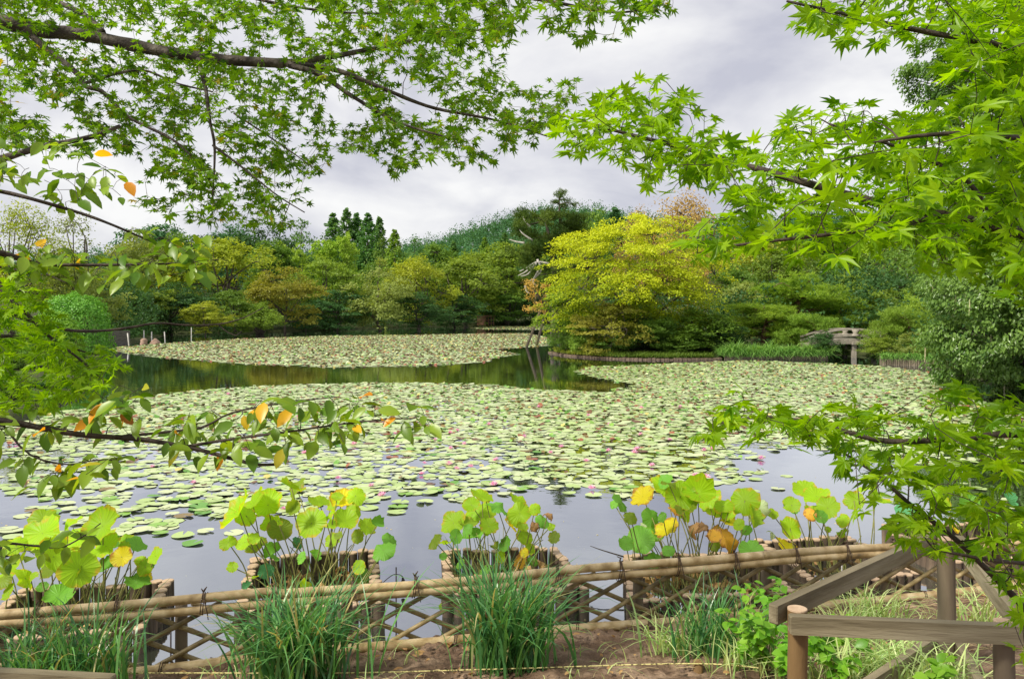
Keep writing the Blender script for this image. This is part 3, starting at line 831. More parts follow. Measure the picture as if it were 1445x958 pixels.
# ------------------------------------------------------------------ far shore, left to right
TS = [
 # key, px, top, width, depth, material, label
 ('sparse1', 22, 285, 150, 62, 'gold', 'thin yellow-green tree at the left edge behind the clipped shrubs'),
 ('sparse0', 103, 296, 105, 82, 'pale', 'tall airy grey-green tree rising against the sky above the left bank'),
 ('layer0', 110, 372, 120, 66, 'pale', 'pale loose tree directly behind the clipped round shrubs'),
 ('broad0', 190, 328, 105, 104, 'pale', 'dull green tree between the airy grey tree and the yellowish one'),
 ('broad1', 250, 330, 90, 122, 'mid', 'mid green tree half hidden behind the yellowish rounded tree'),
 ('layer1', 180, 388, 125, 88, 'olive', 'spreading dark olive tree with leaning trunks near the rough board wall'),
 ('broad2', 312, 337, 118, 106, 'gold', 'large rounded yellowish tree, the tallest on the left shore'),
 ('layer2', 245, 398, 100, 92, 'dark', 'dark green layered tree under the large yellowish tree'),
 ('layer0', 290, 425, 70, 89, 'gold', 'small maple turning yellow at the left shore, low over the water'),
 ('layer1', 330, 410, 90, 94, 'mid', 'green bushy tree between the small yellowing maple and the willow'),
 ('layer2', 402, 378, 112, 100, 'rust', 'rust-tinted spreading tree right behind the bright willow shrub'),
 ('tall0', 385, 340, 80, 128, 'mid', 'green tree peeping up behind the rust-tinted tree'),
 ('layer0', 455, 362, 115, 116, 'olive', 'olive tree with yellowish shoulders below the bamboo plumes'),
 ('layer1', 478, 410, 90, 110, 'dark', 'dark green tree touching the water below the olive tree'),
 ('broad3', 535, 366, 98, 112, 'pale', 'pale grey-olive rounded tree leaning over the middle of the far shore'),
 ('layer2', 430, 430, 60, 104, 'dark', 'low dark shrubby tree in the gap right of the rust-tinted tree'),
 ('broad0', 592, 362, 95, 128, 'gold', 'yellow-olive tree right of the pale grey-olive one'),
 ('layer0', 590, 412, 90, 116, 'dark', 'dark layered tree at the water right of the pale grey-olive one'),
 ('broad2', 655, 364, 105, 142, 'olive', 'olive-brown tree left of the small wooden hut'),
 ('layer1', 640, 415, 90, 132, 'dark', 'deep green tree at the water just left of the wooden hut'),
 ('broad1', 712, 344, 125, 152, 'olive', 'big olive-brown rounded tree above the wooden hut'),
 ('layer2', 715, 402, 95, 149, 'mid', 'green layered tree hanging over the wooden hut'),
 ('layer0', 758, 415, 70, 150, 'dark', 'dark tree right of the hut behind the two leaning props'),
 ('tall1', 770, 350, 90, 160, 'mid', 'green tree seen behind the bare white branches'),
 ('broad3', 425, 312, 80, 170, 'conifer', 'dark rounded tree left of the row of dark conifers'),
 ('broad0', 375, 322, 95, 168, 'dark', 'dark tree on the skyline above the rust-tinted tree'),
 ('broad1', 330, 318, 90, 172, 'hill', 'bluish dark tree on the skyline behind the large yellowish tree'),
 ('broad2', 230, 318, 100, 165, 'hill', 'bluish dark tree on the skyline right of the airy grey tree'),
 ('con0', 470, 302, 78, 178, 'conifer', 'pointed dark conifer, left end of the row on the skyline'),
 ('con1', 489, 296, 73, 176, 'conifer', 'tallest pointed dark conifer of the skyline row'),
 ('con2', 503, 302, 69, 178, 'conifer', 'dark conifer immediately right of the tallest of the row'),
 ('con0', 519, 302, 78, 174, 'conifer', 'broad dark conifer, fourth of the skyline row from the left'),
 ('con1', 535, 308, 69, 178, 'conifer', 'dark conifer at the right end of the skyline row'),
 ('con2', 557, 325, 65, 158, 'bright', 'bright green cone-shaped conifer right of the dark row'),
 ('broad3', 540, 338, 60, 165, 'mid', 'green tree in front of the right end of the conifer row'),
 ('broad3', 585, 338, 60, 170, 'conifer', 'dark tree at the left foot of the distant hill'),
 ('broad2', 615, 345, 80, 180, 'mid', 'green tree below the distant wooded hill'),
 ('con0', 684, 336, 50, 175, 'bright', 'lone green cone-shaped conifer below the distant hill'),
 ('con1', 640, 342, 58, 190, 'conifer', 'small dark conifer below the distant hill'),
 ('con2', 712, 330, 65, 200, 'conifer', 'dark conifer against the hill right of the lone green one'),
 ('broad0', 665, 358, 60, 172, 'bright', 'lime green tree in front of the distant hill'),
 ('bam0', 412, 342, 50, 140, 'bamboo', 'yellow-green bamboo plumes, leftmost of the three on the far shore'),
 ('bam1', 458, 336, 48, 142, 'bamboo', 'yellow-green bamboo plumes at the foot of the dark conifers, middle of three'),
 ('bam0', 492, 330, 50, 144, 'bamboo', 'yellow-green bamboo plumes right below the tallest conifer'),
 # island and right shore, from the back forwards
 ('broad1', 840, 300, 80, 92, 'pinegreen', 'dark green tree behind the left top of the yellow maple'),
 ('con1', 868, 296, 117, 110, 'hill', 'bluish conifer peeping over the yellow maple'),
 ('sparse1', 965, 272, 165, 80, 'ochre', 'tall tan-orange thinly leaved tree above the yellow maple'),
 ('sparse1', 905, 294, 80, 78, 'ochre', 'smaller tan thinly leaved tree just behind the top of the yellow maple'),
 ('broad2', 1075, 330, 120, 78, 'gold', 'yellowish tree right of the tan-orange tree'),
 ('broad0', 1150, 318, 130, 92, 'dark', 'dark tree on the right slope above the umbrella pine'),
 ('broad3', 1240, 312, 150, 96, 'dark', 'broad dark tree high on the right slope'),
 ('broad1', 1320, 330, 120, 84, 'dark', 'dark tree on the right slope beside the big evergreen'),
 ('broad2', 1095, 352, 100, 70, 'pinegreen', 'rounded green tree directly behind the umbrella pine'),
 ('broad3', 1165, 348, 110, 72, 'dark', 'dense dark green tree right behind the umbrella pine crown'),
 ('bam1', 1197, 338, 46, 76, 'bright', 'light green bamboo on the right slope'),
 ('layer1', 1205, 386, 110, 62, 'olive', 'olive layered tree above the stone bridge'),
 ('broad0', 1245, 385, 100, 66, 'dark', 'dark rounded tree above the right end of the bridge'),
 ('layer2', 1170, 402, 100, 58, 'olive', 'yellow-olive tree between the umbrella pine and the bridge'),
 ('broad2', 1050, 398, 70, 60, 'pale', 'greyish tree just right of the yellow maple'),
 ('broad1', 1035, 372, 80, 66, 'mid', 'mid green tree between the yellow maple and the umbrella pine'),
 ('bush0', 1285, 412, 46, 52, 'bamboo', 'lime green young tree beside the big evergreen'),
 ('layer0', 1290, 400, 70, 56, 'mid', 'green tree behind the lime young tree'),
 ('broad3', 1225, 440, 60, 60, 'dark', 'dark shady tree behind the middle of the bridge'),
 ('bush1', 1215, 440, 50, 54, 'pale', 'greyish shrub behind the bridge railing'),
]
for a in TS:
    tree(*a)
tree('will0', 366, 430, 64, 93, 'bright', 'bright feathery willow shrub at the water edge of the left shore', 'shrub')
# pines of the right shore
tree('pineu', 1125, 388, 150, 53, 'pinelight', 'umbrella-shaped pine with bare reddish trunk showing through its crown', 'pine', bark='redbark', rz=0)
tree('pine1', 1078, 428, 130, 49.5, 'pinelight', 'broad low pine right beside the yellow maple on the right shore', 'pine', bark='redbark')
tree('pinelow', 1145, 442, 92, 47.5, 'bright', 'low bright green cushion pine left of the stone bridge', 'pine', bark='redbark')
tree('pine2', 1186, 420, 90, 55, 'pinelight', 'small pine behind the left end of the bridge', 'pine', bark='redbark')
tree('pinelow', 1278, 434, 100, 45, 'bright', 'flat-topped light green pine right of the stone bridge', 'pine', bark='redbark')
tree('bush0', 1244, 472, 62, 43.6, 'olive', 'drooping yellow-green shrub at the right foot of the bridge', 'shrub')
tree('bush1', 1290, 468, 50, 42, 'pale', 'greyish twiggy shrub above the short row of stakes', 'shrub')
tree('bush1', 1190, 482, 36, 46.6, 'mid', 'green shrub at the left foot of the bridge', 'shrub', foot=.1)
tree('bush0', 1163, 466, 50, 44.6, 'dark', 'dark shrub hiding the left end of the bridge', 'shrub', foot=.1)
# island planting
tree('tall0', 800, 400, 76, 49.2, 'bright', 'bright green feathery tree at the left tip of the island', 'tree')
tree('bush0', 797, 445, 54, 48.0, 'mid', 'rounded green shrub at the left tip of the island', 'shrub')
tree('bush1', 828, 448, 60, 46.6, 'bright', 'light green shrub left of the rusty little maple', 'shrub')
tree('layer1', 862, 425, 112, 45.4, 'rust', 'little maple tinged rusty orange in front of the yellow maple', 'maple')
tree('bush1', 905, 446, 66, 46.5, 'dark', 'dark shrub in the shade right of the rusty little maple', 'shrub')
tree('bush0', 935, 446, 86, 45.8, 'mid', 'dark green shrub under the middle of the yellow maple', 'shrub')
tree('bush1', 985, 434, 104, 46.2, 'pinegreen', 'green leafy shrub under the right side of the yellow maple', 'shrub')
tree('bush0', 1018, 450, 70, 46.4, 'dark', 'dark shrub at the right end of the yellow maple by the stakes', 'shrub')
tree('bush0', 870, 470, 60, 45.6, 'mid', 'low green shrub at the foot of the rusty little maple', 'shrub')
tree('bush1', 960, 474, 70, 45.4, 'mid', 'low green shrub on the front edge of the island under the yellow maple', 'shrub')

# the great yellow maple: layered sprays on spreading limbs
def yellow_maple():
    r = np.random.default_rng(5)
    foot = np.array(P(905, 500, 48.3)); foot[2] = .6
    root = empty('yellow_maple', foot, 'large yellow-green maple with layered sprays, centre of the island', 'maple')
    tg, cg = Geo(), Geo()
    outline = [(772, 415), (778, 372), (790, 338), (830, 318), (868, 308), (905, 298), (960, 306), (1000, 322), (1020, 350), (1028, 400), (1022, 430), (1042, 472), (1010, 480), (960, 474), (905, 466), (850, 470), (800, 468), (772, 450)]
    stems = []
    for a, h in ((-.75, 4.6), (-.25, 6.0), (.15, 6.6), (.55, 5.6), (1.0, 4.2)):
        e = foot + np.array([a * 4.2, r.normal(0, .8), h])
        p = smooth_path([foot + (a * .15, 0, 0), foot + (a * .9, r.normal(0, .3), h * .4), foot + (a * 2.6, r.normal(0, .6), h * .75), e], 16)
        tube(tg, p, np.linspace(.11, .025, 16), 7); stems.append(p)
    allp = np.concatenate([s[4:] for s in stems])
    n = 0
    C, tones = [], []
    gap_ = WaveNoise(17, 60)
    while len(C) < 430:
        px, py = r.uniform(765, 1048), r.uniform(295, 492)
        if not inpoly(np.array([px]), np.array([py]), outline)[0]: continue
        e_ = polydist(np.array([px]), np.array([py]), outline)[0]
        if gap_(px, py * 1.6) < -.45 - .01 * min(e_, 0) and r.random() < .85: continue
        if e_ < 16 and gap_(px * 1.7, py * 2.2) < .1: continue
        half = 3.6 * math.sqrt(min(1, e_ / 70)) + .5
        C.append(P(px, py, max(47.5 + r.choice([-1, -1, 1]) * half * r.random()**.5, 46.9 if py > 422 else 0)))
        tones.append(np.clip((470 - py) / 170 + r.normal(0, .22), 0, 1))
    C = np.array(C); tones = np.array(tones)
    for c in C[::2]:
        k = np.argmin(((allp - c)**2).sum(1) + np.where(allp[:, 2] > c[2] + .3, 4, 0))
        s = allp[k]
        tube(tg, smooth_path([s, (s + c) / 2 + (0, 0, -.12), c + (0, 0, -.05)], 6), np.linspace(.028, .008, 6), 4)
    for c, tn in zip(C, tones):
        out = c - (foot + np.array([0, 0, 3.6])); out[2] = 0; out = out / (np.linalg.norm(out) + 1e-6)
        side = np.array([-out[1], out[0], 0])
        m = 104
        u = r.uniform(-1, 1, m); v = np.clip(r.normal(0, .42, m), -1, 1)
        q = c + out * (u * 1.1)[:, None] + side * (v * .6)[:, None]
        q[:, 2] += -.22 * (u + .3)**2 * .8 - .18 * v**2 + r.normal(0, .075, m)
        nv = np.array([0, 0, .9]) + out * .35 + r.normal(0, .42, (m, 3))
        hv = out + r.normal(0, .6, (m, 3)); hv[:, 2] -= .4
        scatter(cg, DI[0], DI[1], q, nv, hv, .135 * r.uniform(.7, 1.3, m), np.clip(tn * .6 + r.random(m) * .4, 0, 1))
    put('trunk', tg, M['farbark'], root, True)
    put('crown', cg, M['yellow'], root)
yellow_maple()

# tall old pine behind it, with bare white branches and one tuft above the rest
def old_pine():
    r = np.random.default_rng(9)
    foot = P(782, 470, 60); foot[2] = .5
    root = empty('old_pine', foot, 'tall ragged dark pine with bare white branches and a tuft at its top', 'pine')
    tg, cg = Geo(), Geo()
    t1 = smooth_path([foot, P(785, 400, 60), P(778, 350, 60), P(770, 312, 60)], 16); tube(tg, t1, np.linspace(.34, .09, 16), 7)
    t2 = smooth_path([P(785, 400, 60), P(792, 350, 60.5), P(790, 310, 60.5), P(789, 283, 60.5)], 14); tube(tg, t2, np.linspace(.2, .05, 14), 6)
    blobs = [(743, 306, 20, 12), (728, 325, 14, 12), (750, 338, 22, 13), (760, 312, 18, 10), (800, 322, 24, 14), (775, 335, 22, 13), (745, 362, 20, 12), (760, 355, 24, 14), (790, 350, 26, 14), (812, 345, 20, 14),
             (765, 380, 26, 13), (795, 378, 22, 13), (752, 390, 14, 10), (815, 312, 18, 10), (775, 308, 16, 9), (780, 402, 20, 10), (812, 330, 20, 12), (800, 398, 24, 14), (815, 375, 22, 14),
             (768, 299, 12, 5), (780, 300, 10, 5), (790, 276, 14, 5), (803, 284, 10, 4), (783, 287, 8, 4), (796, 292, 7, 3), (809, 288, 6, 4), (795, 270, 8, 3)]
    for bx_, by_, bw, bh in blobs:
        for q in range(max(2, bw // 4)):
            c = P(bx_ + r.normal(0, bw * .4), by_ + r.normal(0, bh * .4), 60 + r.normal(0, bw * .05))
            m = 60 if bh >= 6 else 34
            qq = nrm(r.normal(size=(m, 3))) * r.random((m, 1))**.4 * [.75, .75, .36] * (.58 if bh < 6 else 1)
            scatter(cg, NT[0], NT[1], c + qq, np.array([0, 0, 1.0]) + r.normal(0, .5, (m, 3)), r.normal(size=(m, 3)), .34 * (.6 if bh < 6 else 1) * r.uniform(.7, 1.3, m), np.clip(r.random() * .6 + r.random(m) * .4, 0, 1))
        al = np.vstack([t1[4:], t2])
        c = P(bx_, by_, 60); s = al[np.argmin(((al - c)**2).sum(1))]
        tube(tg, smooth_path([s, (s + c) / 2 + (0, 0, .1), c], 6), np.linspace(.07, .025, 6), 5)
    for pts in ([(775, 372), (757, 370), (742, 379), (733, 383)], [(757, 370), (746, 386), (735, 390)], [(758, 366), (764, 380), (755, 392), (745, 397)], [(762, 378), (752, 397), (757, 402)], [(748, 320), (741, 312), (738, 306)], [(740, 343), (728, 341), (719, 338)],
                [(757, 372), (741, 384), (731, 389)], [(741, 403), (743, 411), (748, 414)], [(752, 340), (738, 330), (733, 324)]):
        p = smooth_path([P(x, y, 57.6) for x, y in pts], 10)
        dg_ = Geo(); tube(dg_, p, np.linspace(.085, .025, 10), 5)
        put('dead_branch', dg_, M['deadwood'], root, True)
    put('trunk', tg, M['farbark'], root, True); put('crown', cg, M['pinedark'], root)
old_pine()

# thin orange tree leaning over the water on two wooden props
def leaning_tree():
    r = np.random.default_rng(12)
    d = 52
    foot = P(792, 470, d); foot[2] = .3
    root = empty('leaning_tree', foot, 'thin half-bare orange-leaved tree leaning out over the lily pads', 'tree')
    tg, cg = Geo(), Geo()
    p = smooth_path([foot, P(785, 450, d), P(768, 432, d - .5), P(757, 412, d - .8)], 12); tube(tg, p, np.linspace(.11, .04, 12), 6)
    C = []
    for k in range(26):
        s = p[r.integers(5, 12)]
        e = P(r.uniform(742, 772), r.uniform(398, 440), d - .6 + r.normal(0, .7))
        tube(tg, smooth_path([s, (s + e) / 2 + r.normal(0, .1, 3), e], 6), np.linspace(.022, .006, 6), 4); C.append(e)
    C = np.array(C)
    clusters(cg, C, .42, .7, 34, .12, r, up=.5)
    put('trunk', tg, M['farbark'], root, True); put('crown', cg, M['orange'], root)
    for (a, b, lab) in (((743, 490), (768, 425), 'nearer left wooden prop slanting from the pond to the orange tree'), ((757, 488), (773, 430), 'right wooden prop slanting from the pond to the orange tree')):
        g = Geo(); q0 = W(*a); q1 = P(b[0], b[1], d - .4); tube(g, [q0 - (q1 - q0) * .12, (q0 + q1) / 2, q1], [.10, .095, .085], 8)
        if a[0] == 743: tube(g, [q0 + (q1 - q0) * .45, P(766, 456, q0[1])], .05, 6)
        tag(put('wooden_prop', g, M['greypost'], None, True), lab, 'prop')
leaning_tree()

# the big evergreen at the right that hangs over the water, and the taller tree behind it
def evergreen(name, label, d, outline, n, leaf, seed, trunk_px, mat='evergreen', pods=0):
    r = np.random.default_rng(seed)
    foot = P(trunk_px, 500, d); foot[2] = max(.1, float(ground_z(foot[:1], foot[1:2])[0]))
    root = empty(name, foot, label, 'tree')
    tg, cg = Geo(), Geo()
    ys = [p[1] for p in outline]; top = P(trunk_px, min(ys) + 30, d)
    ax = smooth_path([foot, (foot + top) / 2 + (.3, 0, 0), top], 18); tube(tg, ax, np.linspace(.32, .06, 18), 8)
    C = []
    ol = np.array(outline); x0, y0 = ol.min(0); x1, y1 = ol.max(0)
    wn_ = WaveNoise(seed, 42)
    while len(C) < n:
        px, py = r.uniform(x0, x1), r.uniform(y0, y1)
        if not inpoly(np.array([px]), np.array([py]), outline)[0]: continue
        if wn_(px, py) < -.35 and r.random() < .6: continue
        e_ = polydist(np.array([px]), np.array([py]), outline)[0]
        half = 2.6 * math.sqrt(min(1, e_ / 70)) + .3
        C.append(P(px, py, d + (r.choice([-1, -1, 1]) * half * r.random()**.4)))
    C = np.array(C)
    for c in C[::3]:
        k = np.argmin(((ax - c)**2).sum(1)); s = ax[max(0, k - 2)]
        tube(tg, smooth_path([s, (s + c) / 2 + (0, 0, .15), c], 6), np.linspace(.05, .012, 6), 4)
    out = nrm((C - ax[9]) * [1, 1, .4])
    m = 92
    for c, o_ in zip(C, out):
        q = nrm(r.normal(size=(m, 3))) * r.random((m, 1))**.5 * [.42, .42, .34]
        hv = o_ * .5 + r.normal(0, .5, (m, 3)); hv[:, 2] -= .9
        nv = o_ * .8 + np.array([0, 0, .7]) + r.normal(0, .5, (m, 3))
        scatter(cg, DI[0] * [.95, 1.15, 1], DI[1], c + q, nv, hv, leaf * r.uniform(.7, 1.3, m), np.clip(r.random() * .6 + r.random(m) * .4, 0, 1))
    put('trunk', tg, M['farbark'], root, True); put('crown', cg, M[mat], root)
    if pods:
        for k in range(pods):
            g = Geo()
            c = C[r.integers(len(C))] + r.normal(0, .3, 3)
            tube(g, [c, c - (0, 0, .25), c - (.02, 0, .5)], [.014, .028, .010], 5, r.random())
            put('catkin', g, M['pod'], root)
evergreen('evergreen_tree', 'dense glossy evergreen at the right hanging down over the lily pads', 27.5, [(1300, 395), (1335, 372), (1470, 330), (1560, 400), (1560, 560), (1450, 560), (1400, 548), (1350, 545), (1312, 535), (1305, 520), (1322, 500), (1290, 480), (1300, 465), (1330, 452), (1312, 430)], 440, .125, 31, 1440, pods=26)
evergreen('evergreen_tree', 'tall evergreen behind the bright maple at the top right with pale hanging catkins', 33, [(1268, 100), (1300, 60), (1330, 10), (1380, -60), (1560, -60), (1560, 380), (1400, 400), (1345, 340), (1335, 250), (1310, 165), (1285, 140)], 560, .15, 33, 1460, pods=40)

# clipped shrubs on the left bank
for (px, top, wpx, d, mat, lab, seed, fl_) in ((105, 417, 88, 46, 'clipped', 'clipped rounded azalea with fresh green dense leaves at the left bank', 3, 3.4), (72, 441, 78, 41, 'clippedpale', 'paler clipped shrub in front of the fresh green rounded azalea', 4, 2.4)):
    x = (px - CX) * d / F
    g0 = max(.15, float(ground_z(np.array([x]), np.array([d]))[0]))
    H_ = EYE - (top - HY) * d / F - .05
    tg, cg = dome(seed, wpx * d / F, H_, 12000, .13, fl_)
    o = empty('clipped_shrub', (x, d, .05), lab, 'shrub')
    link('trunk', tg.mesh('trunk', M['farbark'], True), o); link('crown', cg.mesh('crown', M[mat]), o)
for (px, py, top, wpx, d, mat, lab) in ((30, 0, 470, 130, 33, 'mid', 'low dark bush at the left bank in front of the paler clipped shrub'), (120, 0, 505, 70, 33, 'pinegreen', 'small dark bush at the water edge below the clipped shrubs'), (-10, 0, 520, 130, 22, 'mid', 'bush at the left edge of the bank behind the near cherry branch'), (70, 0, 548, 90, 25.5, 'dark', 'dark bush on the little left headland')):
    tree('bush%d' % (px % 2), px, top, wpx, d, mat, lab, 'shrub', foot=.1)

# ------------------------------------------------------------------ the distant hill's wood: one mass
g = Geo(); r = np.random.default_rng(77)
n = 9000
hx = r.uniform(-330, 420, n); hy = r.uniform(210, 640, n)
hz = ground_z(hx, hy); k = (hz > 4) & (np.abs(hx) < hy * .72)
hx, hy, hz = hx[k], hy[k], hz[k]
sz = r.uniform(4.2, 7.0, len(hx))
C = np.column_stack([hx, hy, hz + sz * 1.1])
tn = r.random(len(C))
for rep in range(3):
    CC = C + r.normal(0, 1.0, C.shape) * [1, 1, .8]
    clusters(g, CC, sz * .52, 1.2 - .2 * rep, 26, 1.05, r, up=.7, jit=.6, tone=tn)
tops = C + np.column_stack([0 * sz, 0 * sz, sz * .8])
clusters(g, tops, sz * .26, 1.6, 10, .8, r, up=.5, tone=tn)
tag(link('distant_forest', g.mesh('distant_forest', M['hill'])), 'dense dark forest covering the far hills', 'forest', kind='stuff')
# under-storey that closes the shore behind and below the single trees
def fill(pts, hmax, n, leafs, spread):
    P0 = np.array(pts); seg = np.linalg.norm(np.diff(P0, axis=0), axis=1); t = r.uniform(0, seg.sum(), n)
    cs = np.concatenate([[0], np.cumsum(seg)])
    i = np.clip(np.searchsorted(cs, t) - 1, 0, len(seg) - 1); u = ((t - cs[i]) / seg[i])[:, None]
    q = P0[i] * (1 - u) + P0[i + 1] * u + r.normal(0, spread, (n, 2))
    z = np.maximum(ground_z(q[:, 0], q[:, 1]), .1)
    ok = np.maximum(-sdist(q[:, 0], q[:, 1], POND), sdist(q[:, 0], q[:, 1], ISLE)) > .2
    C = np.column_stack([q, z + r.random(n)**1.3 * hmax])[ok]
    clusters(g, C, .9, .7, 26, leafs, r, up=.7, tone=r.random(len(C)) * .6)
g = Geo()
fill([(-34, 70), (-42, 97), (-33, 108), (-28, 116), (-22, 132), (-13, 152), (-4, 151), (12, 164), (26, 152)], 5.0, 2200, .3, 3)
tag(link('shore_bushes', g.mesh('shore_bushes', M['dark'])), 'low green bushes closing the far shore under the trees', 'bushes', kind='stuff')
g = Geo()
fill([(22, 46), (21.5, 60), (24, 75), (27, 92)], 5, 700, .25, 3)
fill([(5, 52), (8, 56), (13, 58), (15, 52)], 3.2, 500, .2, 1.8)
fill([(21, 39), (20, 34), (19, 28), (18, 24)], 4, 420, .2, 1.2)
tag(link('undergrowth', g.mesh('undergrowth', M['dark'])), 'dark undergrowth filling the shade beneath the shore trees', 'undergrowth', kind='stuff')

g = Geo()
n = 900; q = np.column_stack([r.uniform(24, 78, n), r.uniform(66, 130, n)]); ok = (sdist(q[:, 0], q[:, 1], POND) < -3) & (np.abs(q[:, 0]) < q[:, 1] * .75); q = q[ok]
C = np.column_stack([q, ground_z(q[:, 0], q[:, 1]) + r.uniform(.5, 4.5, len(q))])
for rep in range(3): clusters(g, C + r.normal(0, .9, C.shape), 1.5, .8, 22, .36, r, up=.7, tone=r.random(len(C)))
tag(link('hillside_wood', g.mesh('hillside_wood', M['mid'])), 'dense green wood covering the slope behind the right shore', 'wood', kind='stuff')
# ------------------------------------------------------------------ far shore furniture
# stone bridge
def bridge():
    d = 45.2
    c = P(1205, 505, d); c[2] = 0
    root = empty('stone_bridge', c, 'small arched grey stone bridge with low carved railings at the right shore', 'bridge')
    halfL, y0 = 2.5, 0.75
    def arch(zc, sag, x): return zc - sag * (x / halfL)**2
    xs = np.linspace(-halfL, halfL, 17)
    g = Geo()
    for a, b in zip(xs[:-1], xs[1:]):
        xm = (a + b) / 2; za, zb = arch(1.08, .30, a), arch(1.08, .30, b)
        box(g, c + ((a + b) / 2, .75, (za + zb) / 2 - .14), ((b - a) / 2 + .004, 0, (zb - za) / 2), (0, .8, 0), (0, 0, .14))
    put('deck', g, M['stone'], root)
    for s, yy in ((0, .05), (1, 1.45)):
        g = Geo()
        p = np.array([c + (x, yy, arch(1.62, .48, x)) for x in xs]); 
        for a, b in zip(p[:-1], p[1:]): beam(g, a, b, .17, .10, rnd=.5, bev=.015)
        put('handrail', g, M['stone'], root)
        g = Geo()
        p = np.array([c + (x, yy, arch(1.28, .36, x)) for x in xs])
        for a, b in zip(p[:-1], p[1:]): beam(g, a, b, .13, .16, rnd=.5, bev=.015)
        put('lower_rail', g, M['stone'], root)
        for x in (-1.5, 0.1, 1.6):
            g = Geo(); z0, z1 = arch(1.22, .36, x), arch(1.60, .48, x)
            tube(g, [c + (x, yy, z0), c + (x, yy, z0 + .10), c + (x, yy, (z0 + z1) / 2), c + (x, yy, z1)], [.24, .22, .12, .26], 10)
            put('baluster', g, M['stone'], root, True)
    for x in (-1.75, 0.05, 1.75):
        for yy in (.12, 1.4):
            g = Geo(); box(g, c + (x, yy, .27), (.115, 0, 0), (0, .13, 0), (0, 0, .62), bev=.02); put('pillar', g, M['stone'], root)
        g = Geo(); box(g, c + (x, .75, .84), (.19, 0, 0), (0, .9, 0), (0, 0, .09), bev=.02); put('crossbeam', g, M['stone'], root)
bridge()
# rows of stakes that hold the bank
def palisade(a, b, h, label, n, w_):
    a, b = np.array(a, float), np.array(b, float)
    root = empty('stake_wall', (a + b) / 2, label, 'retaining wall')
    st = []
    for k in range(4):
        g = Geo(); tube(g, [(0, 0, -.35), (0, 0, h - .03), (0, 0, h)], [w_, w_, w_ * .8], 8); st.append(g.mesh('stake', M['palisade'], False))
    for k in range(n):
        p = a + (b - a) * k / (n - 1) - np.array(root.location)
        o = link('stake', st[k % 4], root, p + (0, rng.normal(0, .01), rng.normal(0, .015)))
palisade((11.6, 43.75, 0), (17.3, 44.05, 0), .42, 'long row of grey wooden stakes holding the grassy bank left of the bridge', 80, .036)
palisade((18.15, 39.55, 0), (20.4, 38.15, 0), .48, 'short row of grey wooden stakes at the bank right of the bridge', 34, .038)
# stone kerb round the island's front
g = Geo(); path = smooth_path([(2.4, 51, 0), (3.12, 47.7, 0), (4.3, 45.5, 0), (5.95, 43.9, 0), (8.5, 43.15, 0), (11.4, 43.72, 0)], 60)
for a, b in zip(path[:-1], path[1:]):
    box(g, (a + b) / 2 + (0, 0, -.06 + rng.normal(0, .012)), (b - a) / 2 * .96, np.array([-(b - a)[1], (b - a)[0], 0]) / np.linalg.norm(b - a) * .13, (0, 0, .16), rng.random(), .03)
tag(link('kerb', g.mesh('kerb', M['log'])), 'low weathered edging along the front of the island', 'edging', kind='structure')
# bank grass: yellowish in front of the island, reeds on the staked bank
def blades(g, base, n, hgt, wid, r, spread=0.3, droop=.5, tone=(0, 1), segs=5):
    """arching blades from base points (n,3)"""
    az = r.uniform(0, 6.283, n); t = np.linspace(0, 1, segs + 1)
    ln = hgt * r.uniform(.55, 1.1, n); lean = np.abs(r.normal(spread, spread * .6, n)); dr = droop * r.uniform(.2, 1.3, n) * ln
    d = np.column_stack([np.cos(az), np.sin(az), 0 * az]); s = np.column_stack([-np.sin(az), np.cos(az), 0 * az])
    tw = r.normal(0, .6, n); s = s * np.cos(tw)[:, None] + d * np.sin(tw)[:, None]
    h = ln[:, None] * (t - .0) ; outw = (lean * ln)[:, None] * t**1.3 + dr[:, None] * t**2.6 * .8
    z = h * np.sqrt(np.clip(1 - (lean[:, None] * .5)**2, .3, 1)) - dr[:, None] * t**3
    C = base[:, None] + d[:, None] * outw[..., None] + np.stack([0 * z, 0 * z, z], -1)
    wv = wid * r.uniform(.7, 1.3, n)[:, None] * np.clip(np.minimum(.55 + t * 2, (1 - t)**.6 * 1.25), .02, 1)
    V = np.stack([C - s[:, None] * wv[..., None], C + s[:, None] * wv[..., None]], 2)          # n, segs+1, 2, 3
    m = (segs + 1) * 2
    k = np.arange(segs) * 2
    q = np.stack([k, k + 1, k + 3, k + 2], -1)
    F_ = (q[None] + (np.arange(n) * m)[:, None, None]).reshape(-1, 4)
    g.add(V.reshape(-1, 3), F_, np.repeat(np.clip(r.uniform(*tone, n), 0, 1), m))
r = np.random.default_rng(55)
g = Geo(); n = 7000; t = r.random(n)
bx_ = np.column_stack([11.4 + 6.2 * t, 43.82 + .25 * t + r.random(n)**1.5 * 1.6, 0 * t]); bx_[:, 2] = .2 + .1 * r.random(n)
blades(g, bx_, n, .80 * np.clip(.75 + .55 * WaveNoise(91, 1.6)(bx_[:, 0], bx_[:, 1] * 2), .25, 1.5), .020, r, .38, .7)
tag(link('reeds', g.mesh('reeds', M['reed'])), 'tall green grass growing along the staked bank', 'grass', kind='stuff')
g = Geo(); n = 1300; t = r.random(n)
bx_ = np.column_stack([11.5 + 5.8 * t, 43.66 + .3 * t - .02 * r.random(n), .12 + .32 * r.random(n)])
blades(g, bx_, n, .55, .016, r, .5, 1.1)
n = 700; t = r.random(n); bx_ = np.column_stack([18.15 + 2.2 * t, 39.5 - 1.35 * t - .03 * r.random(n), .25 + .2 * r.random(n)])
blades(g, bx_, n, .45, .014, r, .5, 1.1)
tag(link('overhanging_grass', g.mesh('overhanging_grass', M['reed'])), 'grass drooping over the tops of the bank stakes', 'grass', kind='stuff')
g = Geo(); n = 6000; i = r.integers(6, 34, n)
